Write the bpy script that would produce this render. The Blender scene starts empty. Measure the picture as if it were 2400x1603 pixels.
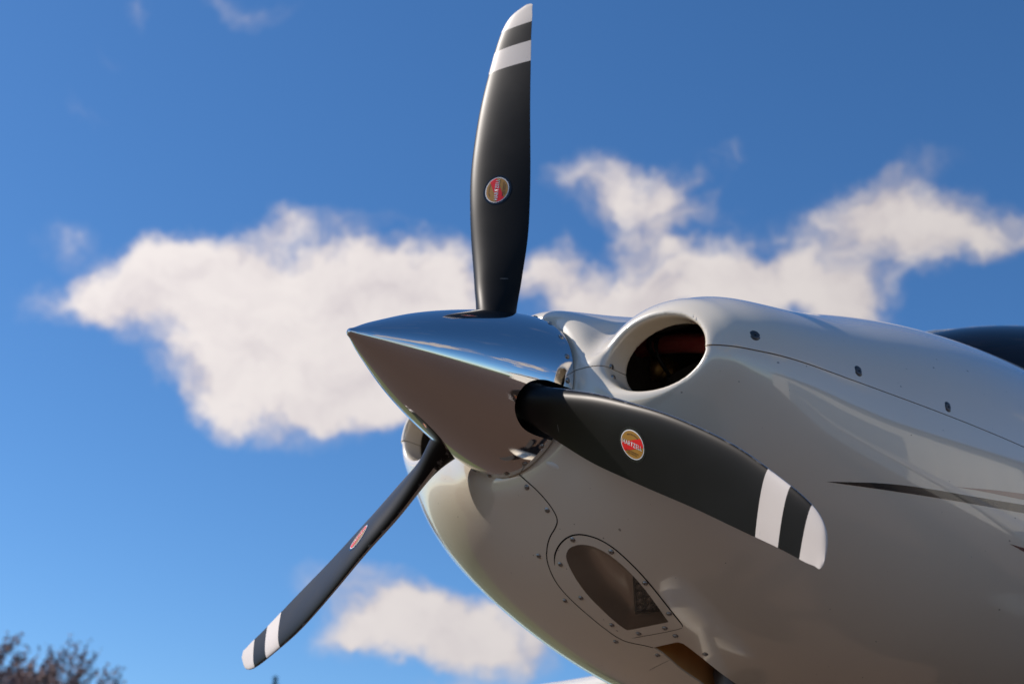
import bpy, bmesh, math, random
import numpy as np
from mathutils import Vector, Matrix, Euler

# ------------------------------------------------------------------ camera, sky, sun, exposure
HZ = 1.35                                     # height of the propeller hub above the apron
CAM = np.array([-1.89511879, -2.26136797, -1.13215091 + HZ])
AZ, EL, ROLL, FPX = 0.708967928, 0.398963837, 0.0809084264, 3450.9
PW, PH = 2400.0, 1603.0


def cam_axes():
    d = np.array([math.cos(EL) * math.sin(AZ), math.cos(EL) * math.cos(AZ), math.sin(EL)])
    r = np.cross(d, [0, 0, 1]); r /= np.linalg.norm(r)
    u = np.cross(r, d)
    c, s = math.cos(ROLL), math.sin(ROLL)
    return np.array([c * r + s * u, -s * r + c * u, d])


RC = cam_axes()
scene = bpy.context.scene
col = scene.collection
cd = bpy.data.cameras.new('camera')
cam = bpy.data.objects.new('camera', cd)
col.objects.link(cam)
cam.matrix_world = Matrix(((RC[0][0], RC[1][0], -RC[2][0], CAM[0]),
                           (RC[0][1], RC[1][1], -RC[2][1], CAM[1]),
                           (RC[0][2], RC[1][2], -RC[2][2], CAM[2]), (0, 0, 0, 1)))
cd.sensor_fit = 'HORIZONTAL'
cd.sensor_width = 36.0
cd.lens = 36.0 * FPX / PW
cd.clip_start = 0.05
cd.clip_end = 6000
cd.dof.use_dof = True
cd.dof.focus_distance = 2.85
cd.dof.aperture_fstop = 4.5
scene.camera = cam

SUN_EL, SUN_AZ = math.radians(39.0), math.radians(-38.0)     # azimuth from +Y towards +X
SUN = Vector((math.cos(SUN_EL) * math.sin(SUN_AZ), math.cos(SUN_EL) * math.cos(SUN_AZ), math.sin(SUN_EL)))
ld = bpy.data.lights.new('sun', 'SUN')
ld.energy = 5.0
ld.angle = math.radians(0.53)
ld.color = (1.0, 0.96, 0.91)
sun = bpy.data.objects.new('sun', ld)
col.objects.link(sun)
sun.location = (-20, 35, 30)
sun.rotation_euler = (-SUN).to_track_quat('-Z', 'Y').to_euler()

scene.view_settings.view_transform = 'Standard'
scene.view_settings.look = 'None'
scene.view_settings.exposure = 0.0
scene.view_settings.gamma = 1.0
scene.view_settings.use_curve_mapping = False
scene.render.engine = 'CYCLES'
scene.cycles.use_denoising = True
scene.cycles.max_bounces = 8
scene.cycles.sample_clamp_indirect = 6.0

SKY_STRENGTH = 0.14


def pix_dir(px, py):
    d = np.array([(px - PW / 2) / FPX, -(py - PH / 2) / FPX, 1.0]) @ RC
    return d / np.linalg.norm(d)


def pix_azel(px, py):
    d = pix_dir(px, py)
    return math.atan2(d[0], d[1]), math.asin(d[2])


def build_world():
    w = bpy.data.worlds.new('World')
    scene.world = w
    w.use_nodes = True
    nt = w.node_tree
    N, L = nt.nodes, nt.links
    N.clear()
    out = N.new('ShaderNodeOutputWorld')
    sky = N.new('ShaderNodeTexSky')
    sky.sky_type = 'NISHITA'
    sky.sun_disc = False
    sky.sun_elevation = SUN_EL
    sky.sun_rotation = SUN_AZ
    sky.altitude = 1000
    sky.air_density = 1.0
    sky.dust_density = 0.4
    sky.ozone_density = 6.0
    bg = N.new('ShaderNodeBackground')
    bg.inputs[1].default_value = SKY_STRENGTH
    hs = N.new('ShaderNodeHueSaturation')
    hs.inputs['Saturation'].default_value = 1.14
    hs.inputs['Value'].default_value = 1.0
    L.new(sky.outputs[0], hs.inputs['Color'])
    L.new(hs.outputs[0], bg.inputs[0])
    tc = N.new('ShaderNodeTexCoord')
    sep = N.new('ShaderNodeSeparateXYZ')
    L.new(tc.outputs['Generated'], sep.inputs[0])

    def m(op, a, b=None, c=None):
        n = N.new('ShaderNodeMath'); n.operation = op
        for i, v in enumerate((a, b, c)):
            if v is None: continue
            if isinstance(v, (int, float)): n.inputs[i].default_value = v
            else: L.new(v, n.inputs[i])
        return n.outputs[0]
    az = m('ARCTAN2', sep.outputs[0], sep.outputs[1])
    el = m('ARCSINE', sep.outputs[2])
    com = N.new('ShaderNodeCombineXYZ')
    L.new(az, com.inputs[0]); L.new(el, com.inputs[1])
    uv = com.outputs[0]
    # domain warp: makes the edges of every cloud ragged
    nz = N.new('ShaderNodeTexNoise'); nz.inputs['Scale'].default_value = 16; nz.inputs['Detail'].default_value = 5
    nz.inputs['Roughness'].default_value = 0.55
    L.new(uv, nz.inputs['Vector'])
    sub = N.new('ShaderNodeVectorMath'); sub.operation = 'SUBTRACT'
    L.new(nz.outputs['Color'], sub.inputs[0]); sub.inputs[1].default_value = (0.5, 0.5, 0.5)
    scl = N.new('ShaderNodeVectorMath'); scl.operation = 'SCALE'
    L.new(sub.outputs[0], scl.inputs[0]); scl.inputs['Scale'].default_value = 0.07
    add = N.new('ShaderNodeVectorMath'); add.operation = 'ADD'
    L.new(uv, add.inputs[0]); L.new(scl.outputs[0], add.inputs[1])
    wuv = add.outputs[0]

    def blob(px, py, rx, ry, rot=0.0, amp=1.0):
        a, e = pix_azel(px, py)
        mp = N.new('ShaderNodeMapping'); mp.vector_type = 'TEXTURE'
        L.new(wuv, mp.inputs['Vector'])
        mp.inputs['Location'].default_value = (a, e, 0)
        mp.inputs['Rotation'].default_value = (0, 0, math.radians(rot))
        k = 1.0 / FPX
        mp.inputs['Scale'].default_value = (1.2 * rx * k / math.cos(e), 1.2 * ry * k, 1)
        g = N.new('ShaderNodeTexGradient'); g.gradient_type = 'SPHERICAL'
        L.new(mp.outputs[0], g.inputs[0])
        return m('MULTIPLY', g.outputs['Fac'], amp)
    # the cloud banks in view: photo pixels give the direction only
    specs = CLOUDS
    tot = None
    for s in specs:
        b = blob(*s)
        tot = b if tot is None else m('ADD', tot, b)
    # scattered fair-weather clouds over the rest of the sky
    n2 = N.new('ShaderNodeTexNoise'); n2.inputs['Scale'].default_value = 3.6; n2.inputs['Detail'].default_value = 3
    mp2 = N.new('ShaderNodeMapping'); mp2.inputs['Scale'].default_value = (1, 2.2, 1); mp2.inputs['Location'].default_value = (3.1, 1.7, 0.4)
    L.new(wuv, mp2.inputs['Vector']); L.new(mp2.outputs[0], n2.inputs['Vector'])
    sc_ = N.new('ShaderNodeMapRange'); sc_.interpolation_type = 'SMOOTHSTEP'
    sc_.inputs[1].default_value = 0.50; sc_.inputs[2].default_value = 0.72
    L.new(n2.outputs['Fac'], sc_.inputs[0])
    a0, e0 = pix_azel(1200, 800)
    dx = m('ABSOLUTE', m('SUBTRACT', az, a0))
    far = N.new('ShaderNodeMapRange'); far.interpolation_type = 'SMOOTHSTEP'
    far.inputs[1].default_value = 0.5; far.inputs[2].default_value = 0.75
    L.new(dx, far.inputs[0])
    lo_ = N.new('ShaderNodeMapRange'); lo_.interpolation_type = 'SMOOTHSTEP'
    lo_.inputs[1].default_value = 0.62; lo_.inputs[2].default_value = 0.36
    L.new(el, lo_.inputs[0])
    band = m('ADD', m('MULTIPLY', lo_.outputs[0], 0.85), 0.15)
    rest = m('MULTIPLY', m('MULTIPLY', m('MULTIPLY', sc_.outputs[0], band), far.outputs[0]), 1.3)
    tot = m('ADD', tot, rest)
    # break up with noise: billows, then ragged wisps at the edges
    tot = m('MINIMUM', tot, 1.15)
    mp3 = N.new('ShaderNodeMapping'); mp3.inputs['Scale'].default_value = (1, 1.35, 1)
    L.new(wuv, mp3.inputs['Vector'])

    def fbm(vec, scale, detail, rough=0.58):
        n = N.new('ShaderNodeTexNoise'); n.inputs['Scale'].default_value = scale; n.inputs['Detail'].default_value = detail
        n.inputs['Roughness'].default_value = rough
        L.new(vec, n.inputs['Vector'])
        return n.outputs['Fac']
    n3 = fbm(mp3.outputs[0], 22, 5, 0.52); n5 = fbm(mp3.outputs[0], 10, 4)
    nn = m('ADD', m('MULTIPLY', m('SUBTRACT', n3, 0.5), 1.5), m('MULTIPLY', m('SUBTRACT', n5, 0.5), 1.5))
    dens = m('ADD', tot, m('MULTIPLY', nn, m('MINIMUM', m('MULTIPLY', tot, 2.0), 0.9)))
    al = N.new('ShaderNodeMapRange'); al.interpolation_type = 'SMOOTHSTEP'
    al.inputs[1].default_value = 0.06; al.inputs[2].default_value = 0.95
    al.inputs[3].default_value = 0.0; al.inputs[4].default_value = 0.97
    L.new(dens, al.inputs[0])
    # billows lit from the sun's side: where the cloud thins out towards the sun it is bright
    off = N.new('ShaderNodeVectorMath'); off.operation = 'ADD'
    L.new(mp3.outputs[0], off.inputs[0]); off.inputs[1].default_value = (-0.018, 0.016, 0)
    rel = m('SUBTRACT', m('ADD', n5, m('MULTIPLY', n3, 0.28)), m('ADD', fbm(off.outputs[0], 10, 4), m('MULTIPLY', fbm(off.outputs[0], 22, 5, 0.52), 0.28)))
    sh = N.new('ShaderNodeMapRange'); sh.interpolation_type = 'SMOOTHSTEP'
    sh.inputs[1].default_value = -0.05; sh.inputs[2].default_value = 1.0
    L.new(m('ADD', m('ADD', m('MULTIPLY', rel, 1.5), m('MULTIPLY', m('MINIMUM', dens, 1.0), 0.62)), 0.12), sh.inputs[0])
    # clouds nearer the sun are brighter
    dotn = N.new('ShaderNodeVectorMath'); dotn.operation = 'DOT_PRODUCT'
    L.new(tc.outputs['Generated'], dotn.inputs[0]); dotn.inputs[1].default_value = SUN
    sb = N.new('ShaderNodeMapRange')
    sb.inputs[1].default_value = 0.1; sb.inputs[2].default_value = 0.62; sb.inputs[3].default_value = 0.66; sb.inputs[4].default_value = 1.0
    L.new(dotn.outputs['Value'], sb.inputs[0])
    cm = N.new('ShaderNodeMix'); cm.data_type = 'RGBA'
    cm.inputs[6].default_value = (0.66, 0.59, 0.62, 1); cm.inputs[7].default_value = (0.97, 0.895, 0.865, 1)
    L.new(sh.outputs[0], cm.inputs[0])
    bg2 = N.new('ShaderNodeBackground')
    L.new(cm.outputs[2], bg2.inputs[0]); L.new(sb.outputs[0], bg2.inputs[1])
    mx = N.new('ShaderNodeMixShader')
    L.new(al.outputs[0], mx.inputs[0]); L.new(bg.outputs[0], mx.inputs[1]); L.new(bg2.outputs[0], mx.inputs[2])
    L.new(mx.outputs[0], out.inputs['Surface'])


CLOUDS = [  # photo x, y, half-width, half-height, tilt, strength
    (480, 645, 260, 120, 16, 1.0), (250, 706, 210, 66, 10, 0.6), (640, 800, 430, 190, -8, 1.3), (850, 800, 330, 190, 0, 1.2),
    (880, 600, 210, 110, 0, 0.8), (660, 515, 90, 45, 15, 0.6), (1000, 690, 160, 120, 0, 0.7), (560, 930, 190, 80, -20, 0.7),
    (840, 920, 250, 80, 0, 0.7), (1130, 700, 110, 80, 0, 0.35), (900, 1000, 60, 60, 0, 0.18),
    (1400, 435, 150, 75, 5, 0.66), (1570, 440, 150, 85, 30, 0.62), (1600, 560, 200, 130, -30, 0.72), (1500, 590, 120, 90, 0, 0.50),
    (1830, 640, 360, 130, 10, 0.74), (2080, 520, 210, 130, 30, 0.59), (2020, 470, 110, 80, 0, 0.37), (2250, 530, 220, 80, -8, 0.55),
    (2420, 510, 120, 70, 10, 0.52), (1620, 700, 260, 70, 5, 0.63), (1310, 640, 120, 60, 10, 0.30), (1990, 720, 120, 90, 0, 0.52),
    (2180, 610, 150, 70, 15, 0.33), (1712, 358, 55, 28, 10, 0.33), (1500, 720, 160, 60, 0, 0.52),
    (1340, 690, 200, 75, 0, 0.55), (1480, 690, 200, 70, 0, 0.6), (1270, 610, 90, 60, 20, 0.4), (1750, 690, 300, 80, 0, 0.6),
    (930, 1430, 250, 95, -4, 1.0), (1150, 1480, 260, 95, -8, 0.95), (830, 1490, 160, 60, 0, 0.55), (1080, 1600, 110, 40, 0, 0.6),
    (590, 10, 130, 45, 5, 0.3), (335, 5, 50, 40, 0, 0.25), (190, 285, 70, 35, -40, 0.2), (248, 140, 40, 60, 60, 0.16),
    (155, 575, 60, 45, 30, 0.25), (250, 295, 40, 30, 0, 0.15),
]
build_world()


# ------------------------------------------------------------------ helpers
def new_mat(name):
    mt = bpy.data.materials.new(name)
    mt.use_nodes = True
    b = mt.node_tree.nodes['Principled BSDF']
    return mt, mt.node_tree, b


def simple(name, color, rough=0.5, metal=0.0, coat=0.0, spec=0.5):
    mt, nt, b = new_mat(name)
    b.inputs['Base Color'].default_value = (*color, 1)
    b.inputs['Roughness'].default_value = rough
    b.inputs['Metallic'].default_value = metal
    b.inputs['Coat Weight'].default_value = coat
    b.inputs['Coat Roughness'].default_value = 0.04
    b.inputs['Specular IOR Level'].default_value = spec
    return mt


def vary(mt, base, spread, scale, rough=None):
    """light procedural variation of colour and roughness"""
    nt = mt.node_tree; b = nt.nodes['Principled BSDF']
    tc = nt.nodes.new('ShaderNodeTexCoord')
    n = nt.nodes.new('ShaderNodeTexNoise'); n.inputs['Scale'].default_value = scale; n.inputs['Detail'].default_value = 6
    nt.links.new(tc.outputs['Object'], n.inputs['Vector'])
    mx = nt.nodes.new('ShaderNodeMix'); mx.data_type = 'RGBA'
    mx.inputs[6].default_value = tuple(max(0, c - spread) for c in base) + (1,)
    mx.inputs[7].default_value = tuple(c + spread for c in base) + (1,)
    nt.links.new(n.outputs['Fac'], mx.inputs[0]); nt.links.new(mx.outputs[2], b.inputs['Base Color'])
    if rough:
        mr = nt.nodes.new('ShaderNodeMapRange')
        mr.inputs[3].default_value = rough[0]; mr.inputs[4].default_value = rough[1]
        nt.links.new(n.outputs['Fac'], mr.inputs[0]); nt.links.new(mr.outputs[0], b.inputs['Roughness'])
    return mt


def mesh_obj(name, verts, faces, mats, parent=None, smooth=True, mat_idx=None):
    me = bpy.data.meshes.new(name)
    me.from_pydata([tuple(v) for v in verts], [], [tuple(f) for f in faces])
    return link_mesh(name, me, mats, parent, smooth, mat_idx)


def link_mesh(name, me, mats, parent=None, smooth=True, mat_idx=None):
    for mt in (mats if isinstance(mats, (list, tuple)) else [mats]):
        me.materials.append(mt)
    if smooth:
        me.polygons.foreach_set('use_smooth', [True] * len(me.polygons))
    if mat_idx is not None:
        me.polygons.foreach_set('material_index', np.asarray(mat_idx, dtype=np.int32))
    me.update()
    o = bpy.data.objects.new(name, me)
    col.objects.link(o)
    if parent: o.parent = parent
    return o


def tag(o, label=None, cat=None, group=None, kind=None):
    if label: o['label'] = label
    if cat: o['category'] = cat
    if group: o['group'] = group
    if kind: o['kind'] = kind
    return o


def cspline(xs, ys):
    xs = np.array(xs, float); ys = np.array(ys, float); n = len(xs); h = np.diff(xs)
    A = np.eye(n); b = np.zeros(n)
    for i in range(1, n - 1):
        A[i, i - 1] = h[i - 1]; A[i, i] = 2 * (h[i - 1] + h[i]); A[i, i + 1] = h[i]
        b[i] = 6 * ((ys[i + 1] - ys[i]) / h[i] - (ys[i] - ys[i - 1]) / h[i - 1])
    mm = np.linalg.solve(A, b)

    def f(x):
        x = np.clip(x, xs[0], xs[-1]); i = np.clip(np.searchsorted(xs, x) - 1, 0, n - 2)
        a = xs[i + 1] - x; c = x - xs[i]; hh = h[i]
        return mm[i] * a ** 3 / (6 * hh) + mm[i + 1] * c ** 3 / (6 * hh) + (ys[i] / hh - mm[i] * hh / 6) * a + (ys[i + 1] / hh - mm[i + 1] * hh / 6) * c
    return f


def tube(path, radii, seg=12, cap=True):
    """verts, faces of a tube along a list of points"""
    P = [Vector(q) for q in path]
    V, F = [], []
    up = Vector((0, 0, 1))
    for i, q in enumerate(P):
        t = (P[min(i + 1, len(P) - 1)] - P[max(i - 1, 0)]).normalized()
        a = t.cross(up)
        if a.length < 1e-3: a = t.cross(Vector((1, 0, 0)))
        a.normalize(); b = t.cross(a)
        r = radii[i] if hasattr(radii, '__len__') else radii
        for k in range(seg):
            an = 2 * math.pi * k / seg
            V.append(q + a * (r * math.cos(an)) + b * (r * math.sin(an)))
    for i in range(len(P) - 1):
        for k in range(seg):
            k2 = (k + 1) % seg
            F.append((i * seg + k, (i + 1) * seg + k, (i + 1) * seg + k2, i * seg + k2))
    if cap:
        F.append(tuple(range(seg))); F.append(tuple(range((len(P) - 1) * seg + seg - 1, (len(P) - 1) * seg - 1, -1)))
    return V, F


def loft(rings, cap=True):
    V = [v for r in rings for v in r]; n = len(rings[0]); F = []
    for i in range(len(rings) - 1):
        for k in range(n):
            k2 = (k + 1) % n
            F.append((i * n + k, i * n + k2, (i + 1) * n + k2, (i + 1) * n + k))
    if cap:
        F.append(tuple(range(n - 1, -1, -1))); F.append(tuple(range((len(rings) - 1) * n, len(rings) * n)))
    return V, F


def merge(parts):
    V, F = [], []
    for v, f in parts:
        o = len(V); V += list(v); F += [tuple(i + o for i in q) for q in f]
    return V, F


# ------------------------------------------------------------------ materials
def white_paint():
    mt, nt, b = new_mat('white gloss paint')
    N, L = nt.nodes, nt.links
    tc = N.new('ShaderNodeTexCoord')
    # insect spots and road film: small dark specks with an uneven spread
    vo = N.new('ShaderNodeTexVoronoi'); vo.inputs['Scale'].default_value = 55; vo.inputs['Randomness'].default_value = 1
    mp = N.new('ShaderNodeMapping'); mp.inputs['Scale'].default_value = (0.55, 1, 1)
    L.new(tc.outputs['Object'], mp.inputs['Vector']); L.new(mp.outputs[0], vo.inputs['Vector'])
    wn = N.new('ShaderNodeTexNoise'); wn.inputs['Scale'].default_value = 90; wn.inputs['Detail'].default_value = 2
    L.new(tc.outputs['Object'], wn.inputs['Vector'])
    sepc = N.new('ShaderNodeSeparateColor'); L.new(vo.outputs['Color'], sepc.inputs[0])
    r = N.new('ShaderNodeMapRange'); r.inputs[1].default_value = 0.60; r.inputs[2].default_value = 1.0
    r.inputs[3].default_value = 0.0; r.inputs[4].default_value = 0.095
    L.new(sepc.outputs[0], r.inputs[0])
    sm = N.new('ShaderNodeMath'); sm.operation = 'MULTIPLY'; L.new(r.outputs[0], sm.inputs[0])
    wr = N.new('ShaderNodeMapRange'); wr.inputs[1].default_value = 0.35; wr.inputs[2].default_value = 0.65; wr.inputs[3].default_value = 0.4; wr.inputs[4].default_value = 1.6
    L.new(wn.outputs['Fac'], wr.inputs[0]); L.new(wr.outputs[0], sm.inputs[1])
    lt = N.new('ShaderNodeMath'); lt.operation = 'LESS_THAN'
    L.new(vo.outputs['Distance'], lt.inputs[0]); L.new(sm.outputs[0], lt.inputs[1])
    sp = N.new('ShaderNodeMath'); sp.operation = 'MULTIPLY'; L.new(lt.outputs[0], sp.inputs[0]); sp.inputs[1].default_value = 0.62
    fn = N.new('ShaderNodeTexNoise'); fn.inputs['Scale'].default_value = 3.5; fn.inputs['Detail'].default_value = 7
    L.new(tc.outputs['Object'], fn.inputs['Vector'])
    film = N.new('ShaderNodeMix'); film.data_type = 'RGBA'
    film.inputs[6].default_value = (0.80, 0.69, 0.54, 1); film.inputs[7].default_value = (0.75, 0.64, 0.495, 1)
    L.new(fn.outputs['Fac'], film.inputs[0])
    mx = N.new('ShaderNodeMix'); mx.data_type = 'RGBA'
    mx.inputs[7].default_value = (0.10, 0.075, 0.055, 1)
    L.new(sp.outputs[0], mx.inputs[0]); L.new(film.outputs[2], mx.inputs[6]); L.new(mx.outputs[2], b.inputs['Base Color'])
    rr = N.new('ShaderNodeMapRange'); rr.inputs[3].default_value = 0.16; rr.inputs[4].default_value = 0.30
    L.new(fn.outputs['Fac'], rr.inputs[0]); L.new(rr.outputs[0], b.inputs['Roughness'])
    b.inputs['Coat Weight'].default_value = 1.0
    b.inputs['Coat Roughness'].default_value = 0.03
    b.inputs['Coat IOR'].default_value = 1.62
    return mt


def chrome():
    mt, nt, b = new_mat('polished aluminium')
    N, L = nt.nodes, nt.links
    b.inputs['Metallic'].default_value = 1
    b.inputs['Base Color'].default_value = (0.73, 0.71, 0.69, 1)
    tc = N.new('ShaderNodeTexCoord')
    n = N.new('ShaderNodeTexNoise'); n.inputs['Scale'].default_value = 9; n.inputs['Detail'].default_value = 8
    L.new(tc.outputs['Object'], n.inputs['Vector'])
    mr = N.new('ShaderNodeMapRange'); mr.inputs[1].default_value = 0.35; mr.inputs[2].default_value = 0.75; mr.inputs[3].default_value = 0.03; mr.inputs[4].default_value = 0.10
    L.new(n.outputs['Fac'], mr.inputs[0]); L.new(mr.outputs[0], b.inputs['Roughness'])
    # hair-fine polishing marks running round the axis
    mp = N.new('ShaderNodeMapping'); mp.inputs['Scale'].default_value = (600, 14, 14)
    L.new(tc.outputs['Object'], mp.inputs['Vector'])
    n2 = N.new('ShaderNodeTexNoise'); n2.inputs['Scale'].default_value = 1; n2.inputs['Detail'].default_value = 2
    L.new(mp.outputs[0], n2.inputs['Vector'])
    bp = N.new('ShaderNodeBump'); bp.inputs['Strength'].default_value = 0.02; bp.inputs['Distance'].default_value = 0.001
    L.new(n2.outputs['Fac'], bp.inputs['Height']); L.new(bp.outputs[0], b.inputs['Normal'])
    return mt


def blade_paint():
    mt, nt, b = new_mat('black blade paint with white tip bands')
    N, L = nt.nodes, nt.links
    tc = N.new('ShaderNodeTexCoord')
    sep = N.new('ShaderNodeSeparateXYZ'); L.new(tc.outputs['Object'], sep.inputs[0])

    def m(op, a, bb=None):
        n = N.new('ShaderNodeMath'); n.operation = op
        for i, v in enumerate((a, bb)):
            if v is None: continue
            if isinstance(v, (int, float)): n.inputs[i].default_value = v
            else: L.new(v, n.inputs[i])
        return n.outputs[0]
    rad = m('ADD', sep.outputs[2], m('MULTIPLY', sep.outputs[1], 0.06))
    b1 = m('MULTIPLY', m('GREATER_THAN', rad, 0.8295), m('LESS_THAN', rad, 0.8865))
    white = m('MAXIMUM', b1, m('GREATER_THAN', rad, 0.9395))
    n = N.new('ShaderNodeTexNoise'); n.inputs['Scale'].default_value = 14; n.inputs['Detail'].default_value = 8
    L.new(tc.outputs['Object'], n.inputs['Vector'])
    blk = N.new('ShaderNodeMix'); blk.data_type = 'RGBA'
    blk.inputs[6].default_value = (0.0035, 0.0032, 0.0030, 1); blk.inputs[7].default_value = (0.0070, 0.0064, 0.0060, 1)
    L.new(n.outputs['Fac'], blk.inputs[0])
    wht = N.new('ShaderNodeMix'); wht.data_type = 'RGBA'
    wht.inputs[6].default_value = (0.72, 0.63, 0.56, 1); wht.inputs[7].default_value = (0.64, 0.55, 0.485, 1)
    L.new(n.outputs['Fac'], wht.inputs[0])
    cm = N.new('ShaderNodeMix'); cm.data_type = 'RGBA'
    L.new(white, cm.inputs[0]); L.new(blk.outputs[2], cm.inputs[6]); L.new(wht.outputs[2], cm.inputs[7])
    # nicks and scratches in the paint, mostly across the blade
    mp = N.new('ShaderNodeMapping'); mp.inputs['Scale'].default_value = (8, 10, 75)
    L.new(tc.outputs['Object'], mp.inputs['Vector'])
    vo = N.new('ShaderNodeTexVoronoi'); vo.inputs['Scale'].default_value = 1.0
    L.new(mp.outputs[0], vo.inputs['Vector'])
    sc = N.new('ShaderNodeSeparateColor'); L.new(vo.outputs['Color'], sc.inputs[0])
    nick = m('MULTIPLY', m('LESS_THAN', vo.outputs['Distance'], 0.09), m('GREATER_THAN', sc.outputs[1], 0.80))
    cm2 = N.new('ShaderNodeMix'); cm2.data_type = 'RGBA'
    L.new(m('MULTIPLY', nick, 0.35), cm2.inputs[0]); L.new(cm.outputs[2], cm2.inputs[6]); cm2.inputs[7].default_value = (0.34, 0.32, 0.30, 1)
    at = N.new('ShaderNodeAttribute'); at.attribute_name = 'lead'
    ch = N.new('ShaderNodeTexNoise'); ch.inputs['Scale'].default_value = 55; ch.inputs['Detail'].default_value = 6; ch.inputs['Roughness'].default_value = 0.7
    L.new(tc.outputs['Object'], ch.inputs['Vector'])
    wear = N.new('ShaderNodeMapRange'); wear.inputs[1].default_value = 0.955; wear.inputs[2].default_value = 1.0
    L.new(at.outputs['Fac'], wear.inputs[0])
    chip = m('GREATER_THAN', m('ADD', m('MULTIPLY', wear.outputs[0], 0.30), ch.outputs['Fac']), 0.80)
    cm3 = N.new('ShaderNodeMix'); cm3.data_type = 'RGBA'
    L.new(m('MULTIPLY', chip, 0.4), cm3.inputs[0]); L.new(cm2.outputs[2], cm3.inputs[6]); cm3.inputs[7].default_value = (0.22, 0.20, 0.18, 1)
    L.new(cm3.outputs[2], b.inputs['Base Color'])
    mr = N.new('ShaderNodeMapRange'); mr.inputs[3].default_value = 0.37; mr.inputs[4].default_value = 0.45
    L.new(n.outputs['Fac'], mr.inputs[0]); L.new(mr.outputs[0], b.inputs['Roughness'])
    b.inputs['Specular IOR Level'].default_value = 0.20
    b.inputs['Specular Tint'].default_value = (1.0, 0.86, 0.74, 1)
    return mt


M = {}
M['white'] = white_paint()
M['chrome'] = chrome()
M['blade'] = blade_paint()
M['edge'] = simple('bare blade edge', (0.55, 0.53, 0.50), 0.38, 1.0)
M['steel'] = vary(simple('screw steel', (0.3, 0.28, 0.26), 0.28, 1.0), (0.30, 0.28, 0.26), 0.08, 300)
M['dark_steel'] = vary(simple('dark fastener steel', (0.06, 0.055, 0.05), 0.4, 0.8), (0.10, 0.09, 0.085), 0.03, 200)
M['gap'] = simple('dark panel gap colour', (0.012, 0.010, 0.009), 0.9, spec=0.1)  # seam ribbons carry the shade of an open groove as flat colour
M['bay'] = vary(simple('dark engine bay', (0.05, 0.042, 0.036), 0.7), (0.05, 0.042, 0.036), 0.02, 30)  # dark tone for the cowl hollow, back plate, hub and baffle
M['hose'] = vary(simple('red silicone hose', (0.26, 0.035, 0.024), 0.45), (0.27, 0.038, 0.025), 0.06, 40)
M['rubber'] = vary(simple('black rubber', (0.012, 0.012, 0.012), 0.6), (0.014, 0.014, 0.014), 0.005, 60)
M['brass'] = vary(simple('dull brass fitting', (0.35, 0.20, 0.06), 0.45, 0.9), (0.5, 0.32, 0.12), 0.1, 50)
M['casting'] = vary(simple('grey engine casting', (0.10, 0.095, 0.09), 0.6, 0.3), (0.10, 0.095, 0.09), 0.03, 60)
M['tunnel'] = vary(simple('heat-stained brown tunnel', (0.5, 0.27, 0.10), 0.45), (0.55, 0.30, 0.11), 0.10, 9, (0.35, 0.6))
M['pipe'] = vary(simple('grey exhaust steel', (0.10, 0.10, 0.11), 0.42, 0.7), (0.13, 0.13, 0.14), 0.03, 25, (0.35, 0.55))
M['housing'] = vary(simple('satin lamp housing', (0.72, 0.64, 0.54), 0.35, 0.5), (0.74, 0.66, 0.56), 0.04, 6, (0.25, 0.4))
M['lamp'] = vary(simple('dark lamp body', (0.012, 0.011, 0.010), 0.4), (0.012, 0.011, 0.010), 0.005, 60)
M['stripe'] = simple('charcoal livery stripe', (0.022, 0.018, 0.016), 0.25, coat=1.0)
M['stripe_red'] = simple('dark red livery stripe', (0.10, 0.010, 0.012), 0.25, coat=1.0)
M['stripe_pink'] = simple('copper livery stripe', (0.42, 0.24, 0.18), 0.25, coat=1.0)
M['badge_white'] = simple('badge white', (0.85, 0.82, 0.79), 0.35)
M['badge_gold'] = simple('badge gold', (0.40, 0.19, 0.025), 0.35, 0.0)
M['badge_red'] = simple('badge red', (0.80, 0.006, 0.006), 0.35)
M['badge_ink'] = simple('badge dark ink', (0.03, 0.012, 0.008), 0.4)
M['film'] = simple('clear badge film over black', (0.006, 0.006, 0.007), 0.22)
M['tyre'] = M['rubber']


def thin_glass(name, tint, refl_rough=0.02, body=0.12):
    mt, nt, b = new_mat(name)
    N, L = nt.nodes, nt.links
    N.remove(b)
    tr = N.new('ShaderNodeBsdfTransparent'); tr.inputs[0].default_value = (*tint, 1)
    gl = N.new('ShaderNodeBsdfGlossy'); gl.inputs['Roughness'].default_value = refl_rough
    di = N.new('ShaderNodeBsdfDiffuse'); di.inputs[0].default_value = (0.62, 0.51, 0.38, 1)
    tc = N.new('ShaderNodeTexCoord')
    nz = N.new('ShaderNodeTexNoise'); nz.inputs['Scale'].default_value = 14; nz.inputs['Detail'].default_value = 5
    L.new(tc.outputs['Object'], nz.inputs['Vector'])
    mr = N.new('ShaderNodeMapRange'); mr.inputs[1].default_value = 0.35; mr.inputs[2].default_value = 0.7
    mr.inputs[3].default_value = body * 0.75; mr.inputs[4].default_value = body * 1.25
    L.new(nz.outputs['Fac'], mr.inputs[0])
    m1 = N.new('ShaderNodeMixShader'); L.new(mr.outputs[0], m1.inputs[0])
    L.new(tr.outputs[0], m1.inputs[1]); L.new(di.outputs[0], m1.inputs[2])
    fr = N.new('ShaderNodeFresnel'); fr.inputs['IOR'].default_value = 1.45
    m2 = N.new('ShaderNodeMixShader'); L.new(fr.outputs[0], m2.inputs[0])
    L.new(m1.outputs[0], m2.inputs[1]); L.new(gl.outputs[0], m2.inputs[2])
    L.new(m2.outputs[0], N['Material Output'].inputs['Surface'])
    return mt


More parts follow.
